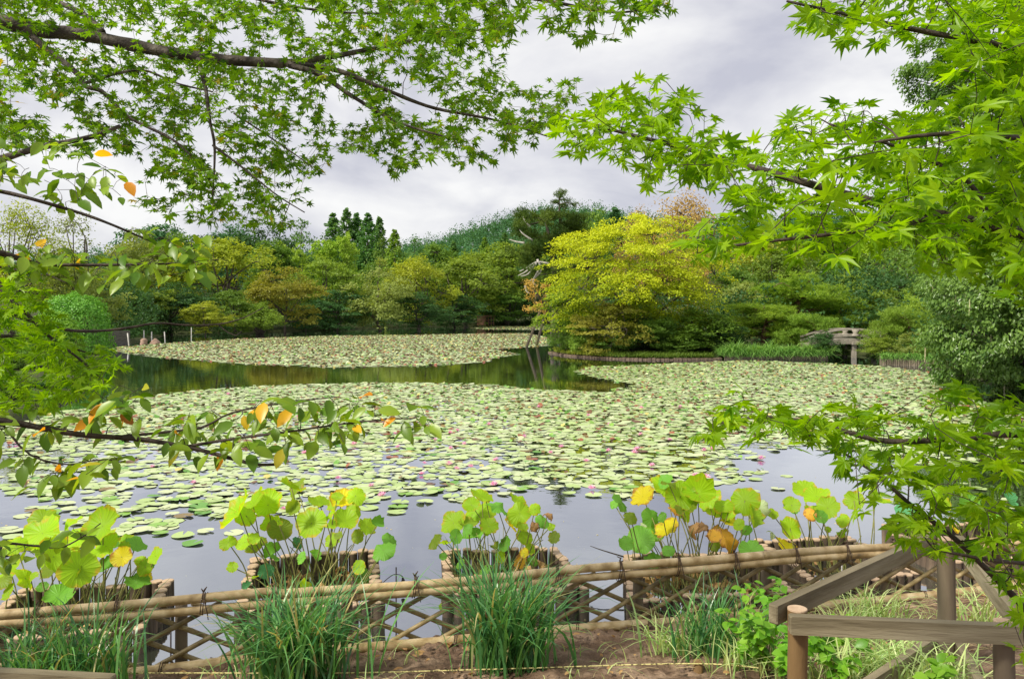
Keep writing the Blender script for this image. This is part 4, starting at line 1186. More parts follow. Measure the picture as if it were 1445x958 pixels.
bs = path[i] + np.column_stack([r.normal(0, .05, n), r.random(n)**1.5 * 1.6 + .12, 0 * i]); bs[:, 2] = .13 + .07 * (bs[:, 1] - path[i][:, 1])
blades(g, bs, n, .26, .018, r, .45, .6)
n = 3500; i = r.integers(30, 58, n); bs = path[i] + np.column_stack([r.normal(0, .08, n), r.random(n)**1.3 * 1.4 + .10, 0 * i]); bs[:, 2] = .12 + .07 * (bs[:, 1] - path[i][:, 1])
blades(g, bs, n, .34, .022, r, .4, .7, (0, .1))
tag(link('bank_grass', g.mesh('bank_grass', M['islegrass'])), 'short yellowish grass along the island edge', 'grass', kind='stuff')

# wooden hut on the far shore
def hut():
    d = 146; c = P(685, 460, d); c[2] = .25
    root = empty('wooden_hut', c, 'small brown wooden hut with a latticed front at the far water edge', 'hut')
    g = Geo(); box(g, c + (-.75, 0, .75), (.75, 0, 0), (0, .8, 0), (0, 0, .8)); put('wall', g, M['hut'], root)
    g = Geo(); box(g, c + (.05, .05, 1.62), (1.7, 0, 0), (0, 1.0, 0), (0, 0, .07)); put('roof', g, M['hut'], root)
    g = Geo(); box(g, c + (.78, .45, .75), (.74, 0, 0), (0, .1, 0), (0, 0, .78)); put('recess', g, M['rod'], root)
    for x in (.06, .55, 1.05, 1.5):
        g = Geo(); box(g, c + (x, -.05, .7), (.09, 0, 0), (0, .09, 0), (0, 0, .85)); put('post', g, M['hut'], root)
    for z in (.35, .85, 1.35):
        g = Geo(); box(g, c + (.78, -.02, z), (.70, 0, 0), (0, .05, 0), (0, 0, .06)); put('rail', g, M['hut'], root)
hut()
# left shore: board wall, two rocks, pale stakes, rope
g = Geo(); a, b = W(128, 491), W(183, 488)
for k in range(6): beam(g, a + (0, 0, .14 + k * .19), b + (0, rng.normal(0, .03), .14 + k * .19 - .02), .08, .185, bev=.01)
tag(link('board_wall', g.mesh('board_wall', M['board'])), 'dark weathered board wall at the water beside the clipped shrub', 'wall')
def rock(px, py, wpx, hpx, label, seed, pointy):
    r = np.random.default_rng(seed); p = W(px, py); d = p[1]; rx = wpx * d / F / 2; h = hpx * d / F
    n, m = 12, 7; V = []
    for j in range(m):
        u = j / (m - 1)
        rad = (math.cos(u * 1.5)**(.5 if pointy else .8)) if not pointy else (1 - .25 * u if u < .85 else .35)
        for i in range(n):
            q = i * 6.283 / n; k = 1 + r.normal(0, .06)
            V.append(p + (math.cos(q) * rx * rad * k, math.sin(q) * rx * rad * k, -.12 + u * (h + .12)))
    g = Geo(); i = np.arange(n); f = np.concatenate([np.stack([j * n + i, j * n + (i + 1) % n, j * n + n + (i + 1) % n, j * n + n + i], -1) for j in range(m - 1)])
    g.add(V, [f, np.arange((m - 1) * n, m * n)[None]])
    tag(link('rock', g.mesh('rock', M['rock'], True)), label, 'rock')
rock(203, 486.5, 11, 9, 'upright brown block of rock standing in the pond at the left', 1, True)
rock(219, 485.5, 16, 8, 'rounded brown rock in the pond right of the upright block', 2, False)
for (px, py, top, lean, lab) in ((182, 489, 470, -2, 'pale stake leaning at the end of the board wall'), (203, 484, 466, 0, 'pale stake behind the upright brown rock'), (214, 484, 468, 0, 'pale stake just left of the rounded brown rock'), (233, 484, 468, -1, 'pale stake right of the rounded brown rock'), (270, 480, 462, 0, 'thin stake alone in the water under the bare branch')):
    g = Geo(); p = W(px, py); q = P(px + lean, top, p[1]); tube(g, [p - (0, 0, .4), p, q], .045 if px != 270 else .03, 6)
    tag(link('stake', g.mesh('stake', M['white'], True)), lab, 'stake')
# ------------------------------------------------------------------ log planters in the water with lotus
def quad_pt(q, u, v):
    a, b, c, d = q
    return (a * (1 - u) + b * u) * (1 - v) + (d * (1 - u) + c * u) * v
logs = []
for k in range(6):
    g = Geo(); rad = .047
    a = np.arange(10) * 6.283 / 10; wob = 1 + rng.normal(0, .05, 10)
    side = Geo(); tube(side, [(0, 0, -.55), (0, 0, -.1), (0, 0, .196)], [rad, rad, rad], 10, cap=False)
    tube(g, [(0, 0, .190), (0, 0, .2015), (0, 0, .204)], [rad * 1.004, rad * 1.0, rad * .90], 10)
    logs.append((side.mesh('log', M['log'], True), g.mesh('cut_end', M['cut'], False)))
PLANT = [
 ([(35, 832), (238, 818), (197, 882), (-60, 908)], 'log-edged lotus planter at the left end of the row'),
 ([(360, 788), (525, 776), (534, 848), (338, 857)], 'log-edged lotus planter second from the left behind the bamboo fence'),
 ([(631, 778), (780, 771), (823, 828), (632, 836)], 'log-edged lotus planter third from the left, its right row of log tops clear'),
 ([(885, 784), (1046, 779), (1115, 833), (893, 846)], 'log-edged lotus planter fourth from the left with many withered leaves'),
 ([(1072, 764), (1196, 756), (1292, 806), (1160, 824)], 'log-edged lotus planter with few thin tall leaves behind the wooden railing'),
 ([(1250, 743), (1400, 735), (1500, 788), (1350, 792)], 'log-edged lotus planter at the right end under the maple leaves'),
]
ZT = .2
quads = []
for pts, lab in PLANT:
    q = [W(x, y, ZT) for x, y in pts]; quads.append(q)
    c = sum(q) / 4; c = c * [1, 1, 0]
    root = empty('log_planter', c, lab, 'planter', 'log planters along the bank')
    cnt = 0
    for a, b in zip(q, q[1:] + q[:1]):
        n = max(6, int(np.linalg.norm(b - a) / .093))
        for k in range(n):
            p = a + (b - a) * (k / n); s, e = logs[rng.integers(6)]
            if not (-.72 * p[1] < p[0] < .72 * p[1]) or cnt >= 98: continue
            cnt += 1
            o = link('log', s, root, (p[0] - c[0] + rng.normal(0, .004), p[1] - c[1] + rng.normal(0, .004), rng.normal(0, .012)))
            o.rotation_euler = (rng.normal(0, .02), rng.normal(0, .02), rng.uniform(0, 6.28))
            k_ = rng.uniform(.9, 1.12); o.scale = (k_, k_, 1)
            link('cut_end', e, o)

# lotus blade meshes: round, dished, wavy rimmed
def lotus_blade(seed, dish, wave, fold=0.0):
    r = np.random.default_rng(seed); k = 30; ang = np.arange(k) * 6.283 / k
    bite = -np.abs(r.normal(0, .045, k)) - (r.random(k) < .10) * r.uniform(.05, .22, k)
    ph = r.uniform(0, 6.28, 3); V = [(0, 0, 0)]; A = [0.0]
    for rad in (.3, .6, .84, 1.0):
        w_ = wave * rad**2 * (np.sin(3 * ang + ph[0]) * .6 + np.sin(5 * ang + ph[1]) * .4 + .35 * np.sin(11 * ang + ph[2]) * rad**3)
        R_ = rad * (1 + .05 * np.sin(2 * ang + ph[1]) + (.035 * np.sin(9 * ang + ph[2]) + bite if rad == 1 else 0))
        x, y = np.cos(ang) * R_, np.sin(ang) * R_
        z = dish * rad**2 + w_ + fold * np.abs(x)**1.3
        x = x * (1 - .35 * fold)
        V += list(zip(x, y, z)); A += [rad] * k
    i = np.arange(k); j = (i + 1) % k
    f3 = np.stack([0 * i, 1 + i, 1 + j], -1)
    f4 = np.concatenate([np.stack([1 + m * k + i, 1 + m * k + k + i, 1 + m * k + k + j, 1 + m * k + j], -1) for m in range(3)])
    g = Geo(); g.add(V, [f3, f4], A)
    return g.mesh('leaf', LM['lime'], True)
blades_flat = [lotus_blade(k, .10, .17) for k in range(4)] + [lotus_blade(7, .3, .2), lotus_blade(8, -.22, .18), lotus_blade(9, .15, .14, .6), lotus_blade(10, -.35, .25, .35)]
crumpled = [lotus_blade(20 + k, -.75, .42, .6) for k in range(3)]
LEAVES = [
 [(60, 752, 28, 'lime'), (93, 748, 25, 'lime'), (75, 785, 26, 'lime'), (95, 785, 30, 'lime'), (130, 770, 33, 'lime'), (145, 742, 26, 'lime'), (110, 803, 26, 'lime'), (72, 800, 20, 'olive'), (150, 795, 14, 'blue'), (83, 840, 21, 'green'), (193, 823, 17, 'green'), (220, 784, 13, 'lime'),
  (205, 800, 12, 'lime'), (192, 768, 15, 'green'), (172, 785, 15, 'yellow'), (15, 805, 20, 'lime'), (35, 815, 18, 'lime'), (60, 828, 8, 'green'), (208, 812, 9, 'yellow'), (12, 835, 12, 'lime'), (22, 768, 15, 'lime'), (182, 762, 12, 'lime'), (110, 760, 22, 'lime'), (150, 770, 20, 'lime')],
 [(338, 722, 31, 'lime'), (357, 712, 28, 'lime'), (378, 712, 22, 'lime'), (411, 688, 18, 'lime'), (413, 716, 12, 'olive'), (345, 765, 13, 'yellow'), (322, 765, 12, 'lime'), (358, 765, 17, 'olive'), (386, 779, 14, 'blue'), (375, 806, 11, 'blue'), (443, 785, 10, 'blue'), (426, 787, 9, 'blue'), (421, 765, 9, 'blue'),
  (378, 738, 12, 'yellow'), (395, 747, 17, 'olive'), (440, 738, 23, 'lime'), (450, 708, 15, 'lime'), (470, 705, 16, 'lime'), (483, 706, 19, 'yellow'), (487, 735, 18, 'yellow'), (470, 762, 12, 'lime'), (518, 743, 14, 'lime'), (541, 776, 17, 'blue'), (328, 800, 8, 'yellow'), (432, 830, 14, 'lime'), (512, 812, 12, 'green'), (507, 800, 10, 'lime'),
  (350, 828, 8, 'blue'), (358, 815, 8, 'lime'), (498, 722, 12, 'yellow'), (462, 728, 14, 'lime'), (505, 757, 10, 'olive')],
 [(680, 700, 17, 'lime'), (702, 715, 16, 'green'), (731, 706, 15, 'lime'), (733, 724, 19, 'yellow'), (640, 737, 19, 'lime'), (643, 757, 10, 'blue'), (671, 756, 18, 'green'), (678, 722, 20, 'lime'), (713, 768, 12, 'green'), (739, 758, 14, 'lime'), (766, 735, 11, 'green'), (782, 758, 9, 'olive'), (778, 742, 7, 'lime'), (755, 718, 9, 'lime'),
  (735, 792, 11, 'orange'), (751, 791, 8, 'green'), (686, 811, 15, 'green'), (625, 785, 6, 'blue'), (628, 766, 9, 'lime'), (660, 738, 14, 'olive'), (720, 742, 12, 'yellow'), (650, 796, 8, 'green'), (773, 725, 8, 'brown'), (690, 742, 14, 'lime'), (665, 712, 13, 'lime'), (748, 775, 8, 'lime'), (700, 772, 8, 'olive'), (755, 742, 8, 'brown'), (740, 780, 7, 'yellow')],
 [(905, 762, 20, 'green'), (877, 708, 14, 'green'), (907, 700, 18, 'yellow'), (920, 730, 15, 'green'), (938, 690, 25, 'lime'), (960, 700, 22, 'lime'), (985, 695, 25, 'lime'), (925, 750, 14, 'blue'), (941, 745, 18, 'yellow'), (1010, 722, 21, 'lime'), (1025, 727, 13, 'lime'), (1051, 706, 21, 'lime'), (1071, 716, 20, 'pale'), (979, 744, 12, 'brown'),
  (1023, 757, 21, 'orange'), (1053, 748, 8, 'green'), (1060, 776, 16, 'green'), (921, 791, 12, 'green'), (1030, 737, 14, 'yellow'), (943, 776, 9, 'blue'), (1000, 702, 18, 'lime'), (995, 742, 10, 'brown'), (908, 742, 9, 'pale'), (965, 722, 14, 'lime'), (1043, 740, 9, 'lime'), (890, 730, 10, 'olive'), (955, 720, 12, 'orange'), (1010, 770, 9, 'olive'), (975, 712, 16, 'olive')],
 [(1135, 690, 16, 'lime'), (1117, 712, 12, 'yellow'), (1152, 700, 19, 'lime'), (1168, 716, 17, 'lime'), (1143, 725, 10, 'orange'), (1115, 745, 16, 'yellow'), (1090, 725, 8, 'lime'), (1190, 735, 10, 'lime'), (1188, 750, 9, 'lime'), (1168, 747, 5, 'lime'), (1113, 774, 22, 'yellow'), (1205, 706, 14, 'lime'), (1235, 706, 20, 'lime'), (1090, 752, 7, 'pale'), (1222, 690, 12, 'lime')],
 [(1280, 720, 15, 'blue'), (1367, 712, 16, 'blue'), (1300, 737, 14, 'lime'), (1422, 706, 14, 'blue'), (1342, 742, 12, 'yellow'), (1330, 715, 14, 'lime'), (1398, 730, 14, 'green'), (1432, 740, 13, 'lime')],
]
LAB = ['cluster of wide yellow-green lotus leaves in the leftmost planter', 'tall lotus cluster with yellow and blue-green leaves, second planter from the left', 'compact lotus cluster with one orange leaf low in front, third planter from the left',
       'tall lotus cluster with curled orange-brown leaves, fourth planter from the left', 'sparse lotus with thin bare stalks in the planter behind the railing', 'bluish lotus leaves half hidden by the maple at the right']
for q, lv, lab in zip(quads, LEAVES, LAB):
    lv = [(a_, b_, c_, 'green' if k_ == 'blue' and i_ % 3 else 'lime' if k_ == 'yellow' and i_ % 2 else k_) for i_, (a_, b_, c_, k_) in enumerate(lv)]
    c = sum(q) / 4 * np.array([1, 1, 0])
    root = empty('lotus_plant', c, lab, 'lotus', 'lotus clumps in the planters')
    def stem_to(end, root=root, q=q, c=c, rr_=.0055):
        b = quad_pt(q, rng.uniform(.12, .88), rng.uniform(.15, .85)) * [1, 1, 0]
        b = b * .45 + (end * [1, 1, 0]) * .55 if np.linalg.norm((end - b)[:2]) > .35 else b
        b[2] = -.1
        g = Geo(); mid = (b + end) / 2 + np.array([rng.normal(0, .04), rng.normal(0, .04), .06])
        tube(g, smooth_path([b, mid, end], 9), np.linspace(rr_ * 1.2, rr_ * .8, 9), 6)
        put('stem', g, M['stem'], root, True)
    more = [(px + rng.normal(0, rp_ * .9), py + rng.normal(4, rp_ * .7), rp_ * rng.uniform(.5, .85), rng.choice(['lime', 'lime', 'olive', 'green', kind])) for px, py, rp_, kind in lv if rp_ > 11 and rng.random() < .5]
    for px, py, rp_, kind in lv + more:
        v = np.clip(rng.uniform(.15, .85) + (py - 770) / 260, .05, .98)
        uu = quad_pt(q, .5, v); d = uu[1]
        p = P(px, py, d)
        if p[2] < .08: d = min(d, (EYE - .10) * F / (py - HY)); p = P(px, py, d)
        rad = rp_ * d / F * 1.06
        big = rp_ > 15
        nv = np.array([rng.normal(0, .55), -.62 + rng.normal(0, .38), .72]); nv /= np.linalg.norm(nv)
        if kind in ('brown', 'pale') or (kind == 'orange' and py < 780 and rp_ > 15):
            me = crumpled[rng.integers(3)]
        else:
            me = blades_flat[rng.choice(8, p=[.14, .14, .14, .13, .12, .13, .1, .1])]
        o = link('leaf', me, root, tuple(p - c))
        o.rotation_euler = Vector(nv).to_track_quat('Z', 'Y').to_euler()
        o.rotation_euler.rotate_axis('Z', rng.uniform(0, 6.28))
        o.scale = (rad, rad, rad)
        o.material_slots[0].link = 'OBJECT'; o.material_slots[0].material = LM[kind]
        stem_to(p)
    # withered leaves lying in the planter, and bare stalks
    nw = 20 if len(lv) > 20 else 6
    for k in range(nw):
        p = quad_pt(q, rng.uniform(.1, .9), rng.uniform(.08, .6)); p[2] = rng.uniform(.02, .12)
        o = link('withered_leaf', crumpled[rng.integers(3)], root, tuple(p - c))
        s = rng.uniform(.035, .085); o.scale = (s, s * rng.uniform(.6, 1), s); o.rotation_euler = (rng.uniform(-1, 1), rng.uniform(-1, 1), rng.uniform(0, 6))
        o.material_slots[0].link = 'OBJECT'; o.material_slots[0].material = M['withered']
    for k in range(14 if len(lv) > 10 else 4):
        p = quad_pt(q, rng.uniform(.1, .9), rng.uniform(.1, .8)); p[2] = rng.uniform(.25, .5)
        stem_to(p + (rng.normal(0, .08), 0, 0), rr_=.004)

# ------------------------------------------------------------------ bamboo fence along the bank
FY = lambda x: 5.93 + .235 * x
X0, X1 = -4.6, 5.6
froot = empty('bamboo_fence', (0, FY(0), .15), 'low bamboo fence with doubled top rail and crossed slats tied with dark rope', 'fence')
tdir = nrm(np.array([1, .235, 0.])); fdir = np.array([tdir[1], -tdir[0], 0])       # fdir: towards the camera
def pole(name, z, off, rad, xa, xb, mat='bamboo_pole', seed=0):
    r = np.random.default_rng(seed); n = int((xb - xa) / .024)
    xs = np.linspace(xa, xb, n)
    p = np.column_stack([xs, FY(xs), z + .010 * np.sin(xs * 1.3 + seed) + .006 * np.sin(xs * 3.1)]) + fdir * off
    ph = (xs + r.uniform(0, .3)) % .31
    rr_ = rad * (1 + .09 * np.exp(-(ph / .014)**2) - .05 * np.exp(-((ph - .026) / .012)**2)) * (1 + .03 * np.sin(xs * .9 + seed))
    g = Geo(); tube(g, p, rr_, 12); put(name, g, M[mat], froot, True)
# poles come in lengths, butted end to end with the joint hidden at a tie
for a, b in ((X0, -1.62), (-1.618, 1.98), (1.982, X1)):
    pole('top_rail', .665, .028, .031, a, b, seed=1 + int(a * 10) % 7)
for a, b in ((X0, -.4), (-.398, 3.1), (3.102, X1)):
    pole('top_rail', .607, .036, .030, a, b, seed=3 + int(a * 10) % 5)
for a, b in ((X0, .9), (.902, X1)):
    pole('bottom_rail', .225, .030, .036, a, b, seed=9)
k = 0
x = X0
while x < X1:
    for s in (1, -1):
        g = Geo(); x_ = x + (0 if s > 0 else .25) + rng.normal(0, .012)
        a = np.array([x_ - s * .42, FY(x_ - s * .42), .205]); b = np.array([x_ + s * .42, FY(x_ + s * .42), .625])
        n = 30; t = np.linspace(0, 1, n)[:, None]; p = a * (1 - t) + b * t - fdir * (.008 if s > 0 else .034)
        ph = (t[:, 0] * .94 + rng.uniform(0, .3)) % .27
        tube(g, p, .0175 * (1 + .12 * np.exp(-(ph / .014)**2)), 8); put('slat', g, M['bamboo_slat'], froot, True)
    x += .37
x = X0 + .2
while x < X1:
    g = Geo(); c = np.array([x, FY(x), .34]) - fdir * .085
    tube(g, [c + (0, 0, -.6), c + (0, 0, .24), c + (0, 0, .30)], [.042, .040, .038], 10); put('post', g, M['greypost'], froot, True); x += 1.08
x = X0 + .1
while x < X1:
    for z0, hgt, wd_ in ((.636, .075, .052), (.225, .044, .046)):
        xx = x + rng.normal(0, .03) + (0 if z0 > .5 else .23)
        g = Geo(); c = np.array([xx, FY(xx), z0]) + fdir * .032; a = np.linspace(0, 6.283 * 2, 34)
        p = c + np.outer(np.sin(a), fdir) * (wd_ - .012) + np.outer(np.cos(a), (0, 0, 1)) * hgt + np.outer((a / 12.56 - .5) * .03 + .012 * np.cos(a), tdir)
        tube(g, p, .0034, 5)
        if z0 > .5:
            top = c + (0, 0, hgt + .004); s_ = rng.choice([-1, 1])
            tube(g, [top, top + tdir * .01 + (0, 0, .018), top + tdir * .022 * s_ + (0, 0, .034)], [.007, .006, .003], 5)
            tube(g, [top, top - tdir * .014 * s_ + (0, 0, .024)], [.006, .003], 5)
            lo = c + fdir * (wd_ - .008)
            tube(g, [top + fdir * .01, lo + (0, 0, .03) + tdir * .012, lo - (0, 0, .05) + tdir * .03, lo - (0, 0, .095) + tdir * .036], [.005, .004, .004, .003], 5)
        put('tie', g, M['tie'], froot, True)
    x += .48

# ------------------------------------------------------------------ wooden railings
def railing(name, label, posts, beams):
    g0 = posts[0][0]
    root = empty(name, (g0[0], g0[1], float(ground_z(np.array([g0[0]]), np.array([g0[1]]))[0])), label, 'railing')
    for p, top, rad, mat in posts:
        z0 = float(ground_z(np.array([p[0]]), np.array([p[1]]))[0]) - .3
        g = Geo(); n = 14; zz_ = np.linspace(z0, top - .006, n)
        tube(g, np.column_stack([p[0] + 0 * zz_ + rng.normal(0, .0012, n), p[1] + 0 * zz_, zz_]), rad, 18, cap=False)
        o = put('post', g, M[mat], root, True)
        g = Geo(); tube(g, [(p[0], p[1], top - .007), (p[0], p[1], top), (p[0], p[1], top + .001)], [rad * 1.001, rad * .98, rad * .9], 18)
        e = put('cut_end', g, M['cut'], o if False else root, False)
    for a, b, wd_, ht in beams:
        a, b = np.asarray(a, float), np.asarray(b, float); L_ = np.linalg.norm(b - a)
        g = Geo(); box(g, (0, 0, 0), (L_ / 2, 0, 0), (0, wd_ / 2, 0), (0, 0, ht / 2), .5, .005)
        t = nrm(b - a); s = nrm(np.cross((0, 0, 1.), t)); u = np.cross(t, s)
        o = link('rail', g.mesh('rail', M['greybeam']), root, tuple((a + b) / 2 - np.array(root.location)))
        o.rotation_euler = Matrix(np.column_stack([t, s, u]).tolist()).to_euler()
A, B, C = np.array([1.29, 3.63]), np.array([2.57, 4.75]), np.array([2.15, 3.51])
def on(p, z): return np.array([p[0], p[1], z])
def off2(a, b, o_):                              # push a segment sideways by o_
    t = (b - a) / np.linalg.norm(b - a); n_ = np.array([t[1], -t[0]]); return a + n_ * o_, b + n_ * o_
bm = []
a, b = off2(A, B, -.070); u = (b - a) / np.linalg.norm(b - a); bm.append((on(a - u * .09, 1.235), on(b + u * .02, 1.24), .045, .085)); bm.append((on(a - u * .05, .62), on(b + u * .0, .62), .045, .085))
a, b = off2(A, C, .070); u = (b - a) / np.linalg.norm(b - a); bm.append((on(a - u * .05, 1.215), on(b + u * .5, 1.225), .045, .080)); bm.append((on(a - u * .05, .60), on(b + u * .5, .60), .045, .085))
a, b = off2(B, C, -.066); u = (b - a) / np.linalg.norm(b - a); bm.append((on(a - u * .02, 1.238), on(b - u * .06, 1.238), .05, .085)); bm.append((on(a + u * .0, .62), on(b - u * .06, .62), .05, .085))
railing('wooden_railing', 'angular grey wooden railing on round posts in the right corner under the maple', [(A, 1.262, .044, 'brownpost'), (B, 1.262, .049, 'greypost'), (C, 1.25, .042, 'greypost')], bm)
A2 = P(117, 966, 3.12)[:2]; zA = P(117, 966, 3.12)[2]
railing('wooden_railing', 'corner of a grey wooden railing at the lower left edge of the photo', [(A2, zA, .042, 'brownpost'), (A2 + [-1.4, .16], zA, .042, 'brownpost')],
        [(on(A2 + [.09, .062], zA - .035), on(A2 + [-1.5, .24], zA - .035), .045, .085), (on(A2 + [.076, .02], zA - .04), on(A2 + [-.28, -1.3], zA - .04), .045, .085)])

# ------------------------------------------------------------------ stakes, rods and rope
def simple(name, label, cat, pts, rad, mat, sides=8):
    g = Geo(); tube(g, pts, rad, sides)
    return tag(link(name, g.mesh(name, M[mat], True)), label, cat)
p = P(985, 931, 4.95)
o = simple('short_stake', 'short pale round stake standing in the soil among the grass', 'stake', [p - (0, 0, .45), p - (0, 0, .004), p], [.03, .03, .026], 'brownpost')
q = W(559, 905); simple('thin_rod', 'thin dark rod upright in the water behind the bamboo fence, right of the second planter', 'rod', [q - (0, 0, .3), P(559, 800, q[1])], .006, 'rod', 6)
q = W(241, 925); simple('thin_rod', 'thin dark rod seen through the fence right of the leftmost planter', 'rod', [q - (0, 0, .3), P(241, 868, q[1])], .006, 'rod', 6)
q = P(1188, 770, 7.4); simple('thin_rod', 'thin pale pinkish rod standing in the planter behind the railing', 'rod', [q * [1, 1, 0] - (0, 0, .2), q], .006, 'white', 6)
simple('bare_twig', 'thin bare twig reaching over the water left of the fourth planter', 'twig', smooth_path([P(833, 770, 7.9), P(850, 776, 7.8), P(880, 785, 7.7)], 8), np.linspace(.003, .008, 8), 'twig', 5)
simple('lotus_stalk', 'fallen lotus stalk with a drooping seed head beside the second planter', 'stalk', smooth_path([P(536, 826, 7.2), P(548, 815, 7.3), P(557, 810, 7.4), P(567, 812, 7.5), P(569, 820, 7.5)], 10), [.004] * 8 + [.012, .02], 'rod', 6)
rope = smooth_path([P(-60, 962, 4.9), P(150, 950, 4.95), P(480, 949, 5.0), P(720, 943, 5.02), P(985, 936, 4.92), P(1110, 948, 4.7), P(1180, 962, 4.6)], 80)
simple('rope', 'thin yellow and dark twisted rope strung low above the soil', 'rope', rope, .0042, 'string', 6)

# ------------------------------------------------------------------ near plants
r = np.random.default_rng(66)
def clump(name, label, cat, px, d, n, hgt, wid, rad, mat, spread, droop, grp=None):
    x = (px - CX) * d / F; z = float(ground_z(np.array([x]), np.array([d]))[0])
    g = Geo(); base = np.column_stack([x + r.normal(0, rad, n), d + r.normal(0, rad * .45, n), np.full(n, z - .02)])
    blades(g, base, n, hgt, wid, r, spread, droop, segs=7)
    return tag(link(name, g.mesh(name, M[mat], True)), label, cat, grp)
G1 = 'iris clumps in front of the fence'
clump('iris_clump', 'dense dark green iris clump standing before the fence below the second planter', 'iris', 418, 5.02, 400, .80, .0085, .15, 'iris', .30, .44, G1)
clump('iris_clump', 'tall green iris clump at the middle of the fence with arching blades', 'iris', 718, 5.12, 350, .88, .0085, .13, 'iris', .26, .40, G1)
clump('iris_clump', 'green iris clump at the left below the leftmost planter', 'iris', 118, 4.85, 170, .74, .007, .15, 'iris', .22, .34, G1)
clump('iris_clump', 'iris clump at the left edge behind the railing corner', 'iris', 40, 4.7, 200, .68, .007, .18, 'iris', .22, .34, G1)
clump('iris_clump', 'thin grassy iris clump left of the leafy weeds by the railing', 'iris', 1012, 5.2, 170, .60, .0065, .15, 'iris', .22, .34, G1)
clump('iris_clump', 'small iris tuft at the left foot of the thin grassy clump', 'iris', 955, 5.3, 60, .42, .006, .08, 'sedge', .35, .5, G1)
G2 = 'striped grass tufts near the railing'
for (px, d, n, h, lab) in ((1235, 5.9, 130, .46, 'pale striped grass tuft at the fence foot inside the railing'), (1195, 5.5, 60, .40, 'small pale striped tuft left of the large one inside the railing'), (1255, 4.75, 170, .46, 'spreading pale striped tuft low behind the front rail'), (1320, 4.4, 110, .44, 'striped tuft at the foot of the grey middle post'),
                           (1395, 5.6, 70, .55, 'thin striped blades right of the grey middle post'), (1175, 4.6, 90, .40, 'pale striped blades beside the brown corner post'), (1060, 4.9, 80, .4, 'striped blades among the leafy weeds left of the brown corner post')):
    clump('striped_grass', lab, 'grass tuft', px, d, n, h, .005, .13, 'sedge', .4, .62, G2)
def weed(px, d, n, hgt, label):
    x = (px - CX) * d / F; z = float(ground_z(np.array([x]), np.array([d]))[0])
    root = empty('leafy_weed', (x, d, z), label, 'weed', 'leafy weeds by the railing')
    sg, lg = Geo(), Geo(); pos, nv, hv = [], [], []
    for k in range(n):
        a = r.uniform(0, 6.283); L_ = hgt * r.uniform(.6, 1.1); e = np.array([x + math.cos(a) * L_ * .5, d + math.sin(a) * L_ * .5, z + L_])
        p = smooth_path([(x + r.normal(0, .03), d + r.normal(0, .03), z - .02), (x + math.cos(a) * L_ * .15, d + math.sin(a) * L_ * .15, z + L_ * .6), e], 12)
        tube(sg, p, np.linspace(.004, .0015, 12), 5)
        for i in range(3, 12):
            for s in (1, -1):
                b = a + s * r.uniform(.8, 1.7) + i * .8
                pos.append(p[i] + r.normal(0, .01, 3)); hv.append((math.cos(b), math.sin(b), r.uniform(-.4, .1))); nv.append((r.normal(0, .3), r.normal(0, .3) - .25, 1))
    scatter(lg, OV[0] * [1.25, 1, 1], OV[1], pos, np.array(nv), np.array(hv), .068 * r.uniform(.6, 1.25, len(pos)), r.random(len(pos)))
    put('stem', sg, M['stem'], root, True); put('leaves', lg, M['weed'], root, True)
weed(1078, 4.75, 7, .52, 'tall leafy weed left of the brown corner post'); weed(1108, 4.6, 6, .40, 'leafy weed close behind the brown corner post'); weed(1052, 4.9, 5, .34, 'lower leafy weed among the grass left of the corner post')
weed(1185, 4.5, 5, .28, 'low leafy weed under the front rail'); weed(1100, 5.55, 4, .36, 'leafy weed growing up through the fence beside the sloping rail'); weed(1165, 4.95, 5, .34, 'leafy weed inside the corner of the railing')
weed(1300, 4.15, 4, .3, 'leafy weed in front of the grey middle post')
# clods and straw on the soil
g = Geo(); n = 3600
cx_ = r.uniform(-3.4, 4.6, n); cy_ = FY(cx_) + .2 - r.random(n)**1.2 * 2.2; cz_ = ground_z(cx_, cy_)
T = np.array([(0, 0, .7), (.8, 0, .1), (.2, .8, .1), (-.7, .45, .0), (-.6, -.6, .1), (.35, -.8, 0)]); TF = [np.array([[0, 1, 2], [0, 2, 3], [0, 3, 4], [0, 4, 5], [0, 5, 1]])]
scatter(g, T, TF, np.column_stack([cx_, cy_, cz_ + .008]), np.array([0, 0, 1.]) + r.normal(0, .3, (n, 3)), r.normal(size=(n, 3)), .004 + .022 * r.random(n)**4, r.random(n))
tag(link('soil_clods', g.mesh('soil_clods', M['clod'], False)), 'small clods of brown soil on the bank', 'soil', kind='stuff')
g = Geo(); n = 420
cx_ = r.uniform(-3.2, 4.4, n); cx_[:240] = r.uniform(1.4, 4.0, 240); cy_ = FY(cx_) - .05 - r.random(n) * 1.7
base = np.column_stack([cx_, cy_, ground_z(cx_, cy_) + .022]); az = r.uniform(0, 6.283, n)
for b_, a_ in zip(base, az):
    L_ = r.uniform(.05, .22); e = b_ + np.array([math.cos(a_) * L_, math.sin(a_) * L_, 0]); e[2] = float(ground_z(e[:1], e[1:2])[0]) + .022
    tube(g, smooth_path([b_, (b_ + e) / 2 + (0, 0, r.uniform(0, .03)), e], 5), .0016, 4, r.random())
tag(link('dry_grass', g.mesh('dry_grass', M['straw'], False)), 'dry straw and dead blades strewn over the soil', 'straw', kind='stuff')

